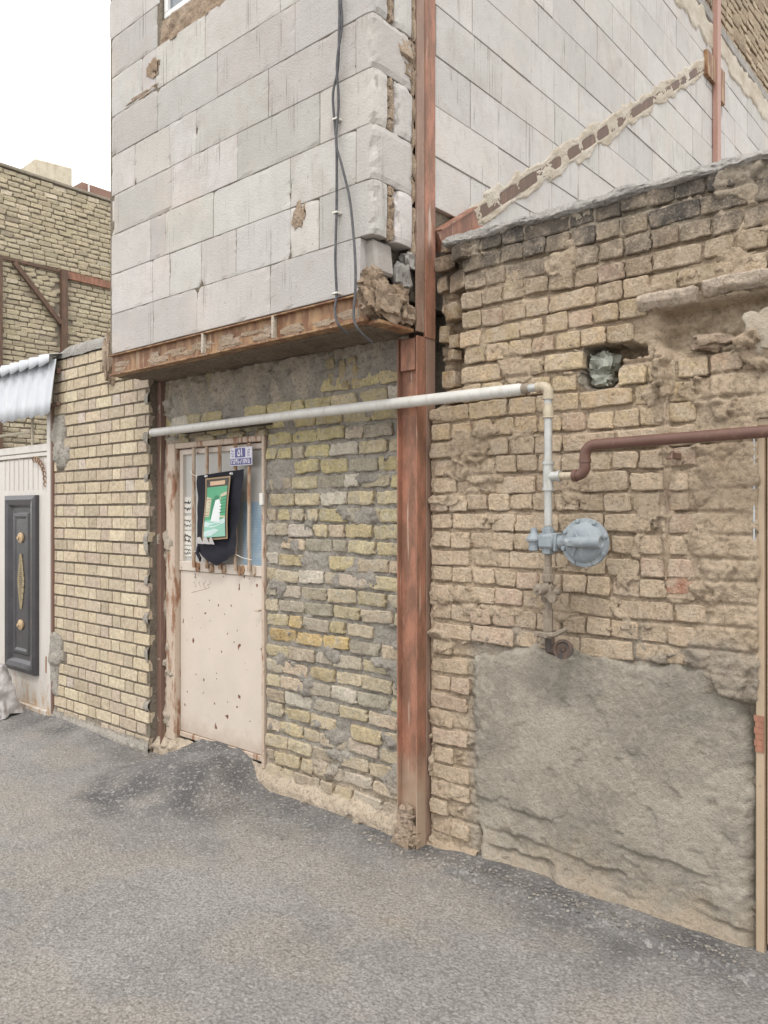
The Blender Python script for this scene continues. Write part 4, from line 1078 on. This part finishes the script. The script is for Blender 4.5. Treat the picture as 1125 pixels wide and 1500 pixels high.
def cap(u, v):
    x = LXa + (LXb - LXa) * u; a = math.pi * v
    return (x, LY + .115 - .13 * math.cos(a), 2.77 + .115 * math.sin(a) ** .7 * (1 - .6 * sst(.14, 0, u)) + .010 * fbm(x * 6, v * 3, 1))
mb = MB(); gridshell(mb, cap, 70, 16); mb.build('wall_cap', M['coping'], lw, True, label='rounded grey cement cap', fixn=False)
mb = MB(); mb.lump((X(162, 2.88), 2.88, 2.68), (.045, .05, .16), 3, .4, 14, 2.5); mb.build('mortar_lump', M['rubble'], lw, True)

# ================================================================== WHITE GATE, AWNING, SACK (left)
wg = thing('metal_gate', 'white metal gate with a black ornamented panel at the left edge', 'gate', (-6.9, 2.9, 0))
gy = 2.88; ga, gb = -8.2, X(70, gy)
MB().box(gb, gb + .055, gy - .01, gy + .05, -.02, 2.42, .004).build('gate_post', M['white_gate'], wg)
MB().box(gb + .058, gb + .078, gy - .004, gy + .05, -.02, 2.42, .003).build('post_edge', M['post_steel'], wg)
MB().box(-7.02, gb - .012, gy + .01, gy + .045, .05, 2.03, .004).build('gate_leaf', M['white_gate'], wg)
MB().box(ga, -7.03, gy + .01, gy + .045, .05, 2.03, .004).build('gate_leaf', M['white_gate'], wg)
mb = MB(); mb.box(ga, gb - .002, gy - .008, gy + .05, 2.075, 2.135, .004); mb.box(ga, gb - .002, gy - .002, gy + .05, 2.04, 2.072, .003); mb.build('top_rail', M['white_gate'], wg)
mb = MB()
for k in range(9): xx = gb - .1 - k * .085; mb.box(xx, xx + .006, gy + .004, gy + .011, 1.78, 2.03)
mb.build('gate_rib', M['white_gate'], wg)
def raised(mb, x0, x1, z0, z1, y0, steps):
    for (i, dy) in steps: pass
pa, pb, pz0, pz1 = X(7, gy - .02), X(52, gy - .02), .30, 1.735
for (xx0, xx1) in ((pa, pb), (pa - 1.0, pb - 1.0)):
    fr = MB(); rings = [(0, .01), (0, -.022), (.035, -.034), (.075, -.026), (.10, -.004), (.135, -.002), (.15, -.014), (.17, -.014), (.19, -.006)]
    vs = []; fs = []
    for (i, dy) in rings:
        vs += [(xx0 + i, gy + dy, pz0 + i), (xx1 - i, gy + dy, pz0 + i), (xx1 - i, gy + dy, pz1 - i), (xx0 + i, gy + dy, pz1 - i)]
    for k in range(len(rings) - 1):
        for q in range(4): fs.append((k * 4 + q, k * 4 + (q + 1) % 4, (k + 1) * 4 + (q + 1) % 4, (k + 1) * 4 + q))
    k = (len(rings) - 1) * 4; fs.append((k, k + 1, k + 2, k + 3))
    fr.add(vs, fs); panel = fr.build('gate_panel', M['black_panel'], wg, label='black raised panel with gold ornaments')
    xc = (xx0 + xx1) / 2
    for zz in (1.39, .68): MB().lathe((xc, gy - .006, zz + .0), (0, -1, 0), [(0, .042), (.012, .044), (.02, .03), (.022, .015), (.034, .014), (.036, .004)], 12).build('rosette', M['rose'], panel, True)
    orn = MB()
    for k in range(26):
        t = (k + .5) / 26 * 2 - 1; hw = .055 * (1 - abs(t)) ** .8 + .006
        for s in (-1, 1):
            orn.tube([(xc + s * hw * .1, gy - .008, 1.035 + t * .22), (xc + s * hw * .6, gy - .016, 1.045 + t * .22), (xc + s * hw, gy - .011, 1.03 + t * .22 + .008 * math.sin(k * 2)), (xc + s * hw * .7, gy - .009, 1.02 + t * .22)], .0042, 5)
    orn.build('ornament', M['gold'], panel, True)
sc = MB()                                                        # scroll bracket in the corner
for k in range(9):
    a = k * .18; xq = gb - .03 - .19 * (k / 8) ** 1.8; zq = 2.02 - .20 * (1 - k / 8) ** 1.8; sc.tube([(xq + .022 * math.cos(t_), gy - .004 - .004 * (t_ % 2), zq + .022 * math.sin(t_)) for t_ in (0, 1, 2, 3, 4, 5)], .005, 5)
sc.build('scroll', M['rust_steel'], wg, True)
mb = MB(); mb.tube([(X(44, gy), gy + .02, 2.13), (X(44, gy), gy + .02, 2.42)], .012, 8); mb.build('bar', M['cream'], wg, True)
mb = MB(); mb.tube([(X(44, gy), gy + .01, 2.25), (-7.6, gy + .01, 2.245)], .012, 8); mb.build('bar', M['cream'], wg, True)
mb = MB(); mb.box(gb - .035, gb - .005, gy - .004, gy + .012, .34, .47, .002); mb.build('keyhole_plate', M['rust_steel'], wg)
mb = MB(); mb.box(ga, gb, gy - .02, gy + .05, .012, .05, .004); mb.build('bottom_rail', M['white_gate'], wg)
aw = thing('awning', 'white corrugated metal awning above the white gate', 'awning', (-6.6, 2.82, 2.35))
ax0, ax1 = -8.4, X(80, 2.83)
def wave(x): 
    p = ((x - ax1) / .165) % 1.0
    return abs(math.sin(p * math.pi)), .5 + .5 * math.cos(p * 6 * math.pi)
def aws(u, v, z0=2.36, z1=2.76, y0=2.80, y1=2.845):
    x = ax0 + (ax1 - ax0) * u; a, b = wave(x)
    zb = z0 - .038 * a; z = zb + (z1 - zb) * v
    return (x + .012 * v, y0 + (y1 - y0) * v - .03 * a - .010 * b, z)
mb = MB(); gridshell(mb, aws, 400, 4); o = mb.build('corrugated_sheet', M['awning'], aw, True, fixn=False); md = o.modifiers.new('t', 'SOLIDIFY'); md.thickness = .004
def aws2(u, v):
    x = ax0 + (ax1 + .01 - ax0) * u; a, b = wave(x); zb = 2.735 - .034 * a; zt = 2.79
    if v > .5: return (x, 2.80 + .45 * (v - .5) * 2 - .02 * a, 2.79 + .10 * (v - .5) * 2)
    return (x, 2.785 - .028 * a, zb + (zt - zb) * v * 2)
mb = MB(); gridshell(mb, aws2, 400, 4); o = mb.build('roof_sheet', M['awning'], aw, True, fixn=False); md = o.modifiers.new('t', 'SOLIDIFY'); md.thickness = .004
mb = MB(); mb.box(ax0, ax1 - .02, 2.86, 2.89, 2.66, 2.70, .002); mb.box(ax0, ax1 - .02, 2.86, 2.89, 2.415, 2.44, .002); mb.build('awning_rail', M['post_steel'], aw)
# sack
mb = MB()
def sk(u, v):
    a = u * 2 * math.pi; hgt = .40
    r_ = (.17 + .05 * (1 - v)) * (1 - .25 * v) * (1 if v < .98 else .0)
    f = 1 + .10 * math.sin(a * 7 + v * 5 + 2 * n3(a, v * 3)) * (1 - v * .3) + .18 * fbm(math.cos(a) * 1.5, math.sin(a) * 1.5, v * 3)
    return (-6.36 + math.cos(a) * r_ * 1.15 * f, 2.60 + math.sin(a) * r_ * f, .0 + hgt * v + .02 * math.sin(a * 3))
gridshell(mb, sk, 90, 30); tag(mb.build('sack', M['sack'], None, True, fixn=False), 'crumpled white sack standing on the ground before the black gate panel', 'sack')

# ================================================================== FAR HOUSE (left background)
fh = thing('brick_house', 'tall rough yellow brick house wall with rusty steel brace, far left behind the gate', 'house', (-13.6, 7, 0))
FX = -13.6
MB().box(-20, FX - .02, 3.1, 13, 0, 7.5).build('wall_core', M['far_mortar'], fh)
V4 = variants(M['far_brick'], .008, .012, nv=6)
W4 = Wall(fh, V4, M['far_brick'])
zr = .1; r = 0
while zr < 7.5:
    y = 4.6 - random.uniform(0, .2)
    while y < 9.4:
        w_ = random.uniform(.17, .24)
        cy = y + w_ / 2; y += w_ + random.uniform(.008, .02)
        a = proj((FX, cy, zr))
        if not (-60 < a[0] < 200): continue
        if 6.80 < cy < 6.95 and zr < 5.98: continue
        if abs(zr - 5.93) < .06 and cy > 6.8: continue
        q = random.random(); c = (.50, .445, .32) if q < .45 else ((.57, .51, .38) if q < .75 else ((.42, .37, .275) if q < .93 else (.62, .56, .44)))
        tilt_ = .35 if (5.55 < zr < 5.85 and 6.0 < cy < 6.8) else .03
        W4.add(FX + random.uniform(-.006, .012), cy, zr + random.uniform(-.008, .008), w_, random.uniform(.062, .078), jit(c, .1), roll=random.uniform(-tilt_, tilt_ * .3), rotz=math.pi / 2, yaw=random.uniform(-.05, .05))
    zr += .0885; r += 1
W4.finish()
mb = MB(); mb.box(FX - .01, FX + .09, 6.82, 6.93, 0, 5.98, .004); mb.build('steel_post', M['far_steel'], fh)
mb = MB(); mb.box(FX - .01, FX + .05, 6.94, 12, 5.84, 5.97, .004); mb.build('steel_beam', M['red_steel'], fh, label='red primed beam right of the far post')
mb = MB(); mb.box(FX - .01, FX + .035, 4.6, 6.81, 5.92, 5.97, .004); mb.build('steel_beam', M['far_steel'], fh)
mb = MB(); mb.box(FX - .01, FX + .08, 5.70, 5.78, 0, 5.91, .004); mb.build('steel_post', M['far_steel'], fh)
mb = MB(); p, q = Vector((FX + .03, 5.98, 5.9)), Vector((FX + .03, 6.82, 5.0)); d = (q - p).normalized(); u = Vector((0, -d.z, d.y)) * .04
mb.add([p - u, p + u, q + u, q - u, p - u + Vector((.05, 0, 0)), p + u + Vector((.05, 0, 0)), q + u + Vector((.05, 0, 0)), q - u + Vector((.05, 0, 0))], [(0, 1, 2, 3), (4, 7, 6, 5), (0, 4, 5, 1), (1, 5, 6, 2), (2, 6, 7, 3), (3, 7, 4, 0)])
mb.build('diagonal_brace', M['far_steel'], fh)
mb = MB(); mb.box(-20, FX + .03, 3.1, 13, 7.505, 7.56, .01); mb.build('roof_edge', M['far_mortar'], fh)
mb = MB(); mb.box(-16.6, -15.9, 7.45, 8.25, 7.56, 8.92, .02)
for v in mb.v:
    if v.z > 8: v.z += .12 * n3(v.x * 3, v.y * 3) 
tag(mb.build('chimney_stack', M['cream']), 'pale cream brick stack on the roof of the far brick house', 'chimney')
tk = thing('water_tank', 'rusty brown sheet tank on thin white legs on the far roof', 'tank', (-16.6, 9.3, 7.56))
MB().box(-17.0, -16.2, 8.62, 9.75, 8.33, 8.88, .01).build('tank_body', M['tank'], tk)
for (x_, y_) in ((-16.18, 8.75), (-16.18, 9.7), (-17.0, 8.7), (-17.0, 9.75)): MB().box(x_, x_ + .03, y_, y_ + .03, 7.56, 8.9).build('leg', M['white_frame'], tk)

# ================================================================== REAR BRICK WALL (upper right)
rw = thing('brick_wall', 'rough brown brick wall rising behind the slim pinkish post, top right', 'wall', (-2.5, 9.4, 0))
RX = -2.36
MB().box(-4.5, RX - .03, 6.2, 13, 6.06, 8.2).build('wall_core', M['far_mortar'], rw)
MB().box(-4.5, HX1 - .03, 10.52, 13, 0, 6.05).build('wall_core', M['far_mortar'], rw)
V5 = variants(M['far_brick'], .008, .013, nv=5)
W5 = Wall(rw, V5, M['far_brick'])
zr = 6.10
while zr < 8.15:
    y = 6.25 + random.uniform(0, .1)
    while y < 12.5:
        w_ = random.uniform(.18, .22); cy = y + w_ / 2; y += w_ + .012
        q = random.random(); c = (.42, .34, .25) if q < .5 else ((.48, .40, .30) if q < .8 else (.36, .29, .215))
        W5.add(RX + random.uniform(-.004, .01), cy, zr, w_, .062, jit(c, .08), rotz=math.pi / 2, roll=random.uniform(-.02, .02))
    zr += .082
W5.finish()

# ================================================================== GAS PIPES
gp = thing('gas_pipe', 'long white gas pipe crossing the wall, turning down a galvanised riser', 'pipe', (X(803, 2.86), 2.86, .9))
PY = 2.86; rx = X(803, PY); zp = 2.118
lx = X(223, PY)
mb = MB(); mb.tube([(lx + .002, PY, zp), (lx + .02, PY, zp), (lx + 1.4, PY, zp + .006), (X(725, PY), PY, zp)], [.022, .0265, .0265, .0265], 20); mb.build('long_pipe', M['white_pipe'], gp, True)
MB().lathe((lx - .004, PY, zp), (1, 0, 0), [(0, .018), (.006, .026), (.03, .028), (.031, .0255)], 16).build('end_cap', M['white_pipe'], gp, True)
mb = MB(); mb.tube([(X(723, PY), PY, zp), (X(760, PY), PY, zp), (X(766, PY), PY, zp + .0)], [.027, .026, .020], 16); mb.build('reducer', M['white_pipe'], gp, True)
mb = MB(); mb.tube([(X(762, PY), PY, zp), (X(795, PY), PY, zp)], .0175, 14); mb.build('short_pipe', M['galv'], gp, True)
mb = MB(); mb.lathe((X(765, PY), PY, zp), (1, 0, 0), [(0, .020), (.004, .022), (.03, .022), (.034, .019)], 12); mb.build('collar', M['old_pipe'], gp, True)
def bend(c0, d0, d1, rad, r, n=8):
    d0, d1 = Vector(d0), Vector(d1); pts = []
    for i in range(n + 1):
        a = i / n * math.pi / 2; pts.append(Vector(c0) + d0 * rad * math.sin(a) + d1 * rad * (1 - math.cos(a)))
    return pts
mb = MB(); mb.tube([(rx - .045, PY, zp)] + bend((rx - .03, PY, zp), (1, 0, 0), (0, 0, -1), .03, 0) + [(rx, PY, zp - .05)], .0215, 14)
mb.lathe((rx - .05, PY, zp), (1, 0, 0), [(0, .024), (.014, .024)], 14); mb.lathe((rx, PY, zp - .055), (0, 0, 1), [(0, .024), (.014, .024)], 14); mb.build('elbow', M['brass'], gp, True)
mb = MB(); mb.tube([(rx, PY, zp - .05), (rx, PY, 1.78)], .0168, 14); mb.tube([(rx, PY, 1.72), (rx, PY, 1.545)], .0168, 14); mb.build('riser_pipe', M['galv'], gp, True)
MB().lathe((rx, PY, 1.985), (0, 0, 1), [(0, .0225), (.004, .0245), (.008, .021), (.03, .022), (.036, .019), (.06, .018)], 14).build('coupling', M['brass'], gp, True)
zt = Z(803, 698, PY)
mb = MB(); mb.tube([(rx, PY, zt + .06), (rx, PY, zt - .055)], .0215, 14)
for q in (zt + .05, zt - .058): mb.lathe((rx, PY, q), (0, 0, 1), [(0, .0245), (.012, .0245)], 14)
mb.tube([(rx, PY, zt), (rx + .05, PY, zt)], .02, 14); mb.lathe((rx + .044, PY, zt), (1, 0, 0), [(0, .0235), (.012, .0235)], 14); mb.build('tee', M['galv'], gp, True)
# union, valve and lower pipe
mb = MB(); mb.tube([(rx, PY, 1.43), (rx, PY, 1.345)], .0145, 12); mb.build('lower_pipe', M['old_pipe'], gp, True)
MB().lathe((rx, PY, 1.312), (0, 0, 1), [(0, .017), (.004, .026), (.03, .026), (.034, .020), (.06, .019), (.064, .015)], 8).build('union', M['old_pipe'], gp)
mb = MB(); mb.lump((rx, PY, 1.272), (.028, .028, .04), 4, .35, 12, 3); mb.tube([(rx, PY, 1.280), (rx - .01, PY - .05, 1.285)], .018, 10); mb.lathe((rx - .01, PY - .05, 1.285), (-.2, -1, .1), [(0, .026), (.016, .024), (.02, .012), (.03, .01)], 10)
mb.lathe((rx + .03, PY - .01, 1.250), (.3, -1, 0), [(0, .018), (.04, .016)], 10); mb.tube([(rx + .0, PY, 1.270), (rx + .05, PY + .01, 1.275)], [.02, .014], 10); mb.build('valve', M['old_pipe'], gp, True)
mb = MB(); mb.tube([(rx, PY, 1.250), (rx, PY + .01, 1.080)], .0155, 12); mb.lathe((rx, PY, 1.110), (0, 0, 1), [(0, .021), (.09, .021)], 6); mb.build('lower_pipe', M['old_pipe'], gp, True)
mb = MB(); mb.box(rx - .05, rx + .03, PY - .03, PY - .018, 1.085, 1.108, .003)
mb.tube([(rx - .01, PY - .026, 1.094), (rx + .05, PY - .03, 1.105), (rx + .105, PY - .034, 1.135)], [.010, .011, .008], 6); mb.lathe((rx - .035, PY - .03, 1.096), (0, -1, 0), [(0, .010), (.012, .009)], 6); mb.lathe((rx + .01, PY - .03, 1.096), (0, -1, 0), [(0, .010), (.012, .009)], 6)
mb.build('lever', M['old_pipe'], gp, True)
mb = MB(); mb.tube([(rx, PY + .01, 1.090), (rx + .005, PY + .01, 1.035), (rx + .04, PY + .05, 1.015)], [.02, .024, .02], 12); mb.lathe((rx + .052, PY + .05, 1.035), (.25, -1, .15), [(0, .030), (.03, .040), (.045, .041), (.046, .030), (.04, .027), (.04, .010), (.05, .008)], 20)
mb.build('bottom_fitting', M['dark_steel'], gp, True)
# ---- regulator
rg = thing('gas_regulator', 'grey blue round gas regulator mounted on the riser below the tee', 'gas regulator', (rx, PY, 1.44))
dc = Vector((X(856, 2.83), 2.83, Z(856, 795, 2.83)))
ax_ = Vector((.10, -1, .02)).normalized()
MB().lathe(dc + ax_ * -.03, ax_, [(0, .05), (.010, .083), (.016, .096), (.024, .097), (.025, .095), (.033, .095), (.034, .080), (.046, .073), (.056, .058), (.062, .033), (.064, .0)], 40).build('diaphragm_housing', M['regulator'], rg, True)
u = ax_.orthogonal().normalized(); v = ax_.cross(u)
for k in range(8):
    a = k * math.pi / 4 + .3; p = dc + (u * math.cos(a) + v * math.sin(a)) * .0885
    MB().lathe(p - ax_ * .0, ax_, [(0, .009), (.010, .009), (.012, .006)], 6).build('bolt', M['regulator'], rg)
mb = MB(); c = dc + ax_ * .045
mb.tube([c + Vector((-.045, 0, .0)), c + Vector((.02, -.006, .004)), c + Vector((.088, -.010, .006))], [.020, .023, .024], 14); mb.lathe(c + Vector((.078, -.010, .006)), (1, -.1, 0), [(0, .026), (.016, .026), (.0165, .019), (.004, .017)], 14)
mb.lump(c + Vector((-.045, -.006, .0)), (.03, .02, .016), 3, .3, 10, 3); mb.build('spring_tube', M['regulator'], rg, True)
for (a, b) in ((Vector((-.03, 0, .05)), Vector((-.01, 0, .02))), (Vector((-.035, 0, -.05)), Vector((-.02, 0, -.015)))):
    MB().tube([c + a + ax_ * -.004, c + b], .004, 6).build('rib', M['regulator'], rg)
zb_ = 1.478
mb = MB(); mb.box(rx - .035, rx + .045, PY - .035, PY + .025, zb_ - .03, zb_ + .035, .012); mb.tube([(rx + .04, PY - .005, zb_), (dc.x - .02, PY - .01, zb_)], .028, 14); mb.box(rx + .042, rx + .056, PY - .04, PY + .028, zb_ - .038, zb_ + .038, .004); mb.lathe((rx, PY, zb_ + .034), (0, 0, 1), [(0, .026), (.02, .026), (.021, .02), (.03, .019)], 8); mb.lathe((rx, PY, zb_ - .052), (0, 0, 1), [(0, .019), (.004, .026), (.03, .026)], 8)
mb.build('valve_body', M['regulator'], rg, True)
mb = MB(); lc = Vector((X(783, PY), PY - .005, zb_))
mb.tube([(rx - .03, PY, zb_), tuple(lc)], .017, 10); mb.lathe(lc + Vector((0, 0, -.04)), (0, 0, 1), [(0, .018), (.003, .022), (.04, .022), (.042, .033), (.05, .034), (.052, .031), (.068, .022), (.076, .014), (.094, .013), (.097, .009)], 18)
mb.build('relief_valve', M['regulator'], rg, True)
# ---- brown pipe
bp = thing('supply_pipe', 'dark red brown pipe bent off the riser tee and running right over the bricks', 'pipe', (rx + .1, 2.87, 1.74))
bx_ = X(862, 2.87)
mb = MB(); mb.tube([(rx + .05, PY, zt), (bx_ - .09, PY, zt), (bx_ - .055, PY, zt)], .0155, 12); mb.build('nipple', M['brass'], bp, True)
pts = [Vector((bx_ - .06, PY, zt))] + bend((bx_ - .045, PY, zt), (1, 0, 0), (0, 0, 1), .035, 0)
pts += [Vector((bx_ - .010, PY, zt + .07))] + bend((bx_ - .010, PY, zt + .075), (0, 0, 1), (1, 0, 0), .045, 0)
xe = 1.3; pts += [Vector((-.765, 2.875, 1.876)), Vector((xe, 2.88, 1.93))]
mb = MB(); mb.tube(pts, .0215, 16); mb.lathe((bx_ - .06, PY, zt), (1, 0, 0), [(0, .0245), (.016, .0245)], 14); mb.lathe((bx_ - .010, PY, zt + .05), (0, 0, 1), [(0, .0245), (.014, .0245)], 14); mb.build('bent_pipe', M['brown_pipe'], bp, True)
cx = X(980, 2.88)
mb = MB(); mb.box(cx - .008, cx + .008, 2.905, 2.99, 1.80, 1.825, .003); mb.tube([(cx - .01, 2.88, 1.80), (cx + .012, 2.87, 1.80), (cx + .014, 2.88, 1.825)], .006, 6); mb.build('clamp', M['post_steel'], bp)

# ================================================================== CABLES
def cab(pts, name, lab):
    P_ = [Vector((X(px, 2.575 if k < len(pts) - 1 else 2.6), (2.575 + dy), Z(px, py, 2.575))) for k, (px, py, dy) in enumerate(pts)]
    Q = []
    for i in range(len(P_) - 1):
        p0, p1, p2, p3 = P_[max(0, i - 1)], P_[i], P_[i + 1], P_[min(len(P_) - 1, i + 2)]
        for t in range(6):
            t /= 6; Q.append(.5 * ((2 * p1) + (p2 - p0) * t + (2 * p0 - 5 * p1 + 4 * p2 - p3) * t * t + (3 * p1 - p0 - 3 * p2 + p3) * t ** 3))
    Q.append(P_[-1]); mb = MB(); mb.tube(Q, .006, 8); return mb, Q
mb, Q = cab([(493, -420, 0), (495, -60, 0), (497, 0, 0), (499, 40, -.01), (495, 100, 0), (490, 140, -.01), (491, 190, 0), (493, 215, 0), (493, 300, 0), (493, 380, -.008), (493, 430, 0), (495, 458, -.02), (501, 478, -.02), (507, 486, .04)], 'c', '')
c1 = thing('cable', 'black cable running straight down the block wall to the steel beam', 'cable', tuple(Q[-1]), 'black cables on the block wall'); mb.build('sheath', M['cable'], c1, True)
for py in (175, 312, 430):
    MB().box(X(491, 2.575) - .012, X(491, 2.575) + .02, 2.565, 2.60, Z(491, py, 2.575) - .004, Z(491, py, 2.575) + .004, .001).build('clip', M['switch'], c1)
mb, Q = cab([(497, -420, 0), (498, -60, 0), (500, 0, -.004), (501, 35, 0), (497, 95, -.015), (496, 150, 0), (495, 210, -.012), (502, 240, -.01), (512, 290, 0), (520, 345, -.01), (525, 390, -.02), (527, 430, -.03), (527, 465, -.04), (532, 485, -.03), (537, 497, .06)], 'c', '')
c2 = thing('cable', 'black cable swerving right over the blocks to the broken corner', 'cable', tuple(Q[-1]), 'black cables on the block wall'); mb.build('sheath', M['cable'], c2, True)

# ================================================================== FOOTINGS AND LOOSE STONES
def skirt(u, v):
    x = -3.46 + (-2.0 + 3.46) * u; base = ground_z(x, 2.9)
    rad = .036 + .028 * fbm(x * 5, 2, 3)
    return (x, 2.995 - rad * math.cos(v * math.pi / 2) , base - .012 + (rad * 1.1) * math.sin(v * math.pi / 2) + .008 * fbm(x * 18, v * 3, 3))
mb = MB(); gridshell(mb, skirt, 150, 10); o = mb.build('mud_footing', M['mud'], house, True, fixn=False)
random.seed(5)
mb = MB(); 
def pebble(mb, x, y, s, k):
    z = ground_z(x, y); a = random.uniform(0, 6.3); vs = []
    for (dx, dy, dz) in ((1, 0, 0), (0, 1, 0), (-1, 0, 0), (0, -1, 0), (0, 0, .7), (.3, .2, -.5)):
        q = random.uniform(.65, 1.2) * s; X_ = dx * q; Y_ = dy * q
        vs.append((x + X_ * math.cos(a) - Y_ * math.sin(a), y + X_ * math.sin(a) + Y_ * math.cos(a), z + s * .25 + dz * q * .8))
    mb.add(vs, [(0, 1, 4), (1, 2, 4), (2, 3, 4), (3, 0, 4), (1, 0, 5), (2, 1, 5), (3, 2, 5), (0, 3, 5)])
mb2 = MB()
for i in range(6500):
    x = random.uniform(-6.8, .0); y = random.uniform(1.0, 2.97)
    a = proj((x, y, 0))
    if not (-20 < a[0] < 1145 and a[1] < 1520): continue
    s = random.choice((.0018, .0022, .003, .0035, .0045)) * random.uniform(.7, 1.3)
    pebble(mb if random.random() < .9 else mb2, x, y, s, i)
for i in range(500):                                           # more of them at the foot of the walls and ramp
    x = random.uniform(-6.5, -.9); y = 2.93 - abs(random.gauss(0, .10)); pebble(mb if i % 3 else mb2, x, y, random.uniform(.003, .009), i)
for i in range(500):
    x = random.uniform(-2.6, -.8); pebble(mb if i % 3 else mb2, x, 2.90 - abs(random.gauss(0, .05)), random.uniform(.003, .011), i)
for i in range(160):
    pebble(mb2 if i % 4 == 0 else mb, random.gauss(-3.3, .18), 2.75 - abs(random.gauss(0, .15)), random.uniform(.003, .010), i)
o = mb.build('gravel', M['stone'], None, kind='stuff'); tag(o, 'small grey stones scattered over the asphalt', 'gravel'); o.color = (.22, .21, .195, 1)
o = mb2.build('gravel', M['stone'], None, kind='stuff'); tag(o, 'pale stone chips scattered over the asphalt', 'gravel'); o.color = (.42, .395, .36, 1)
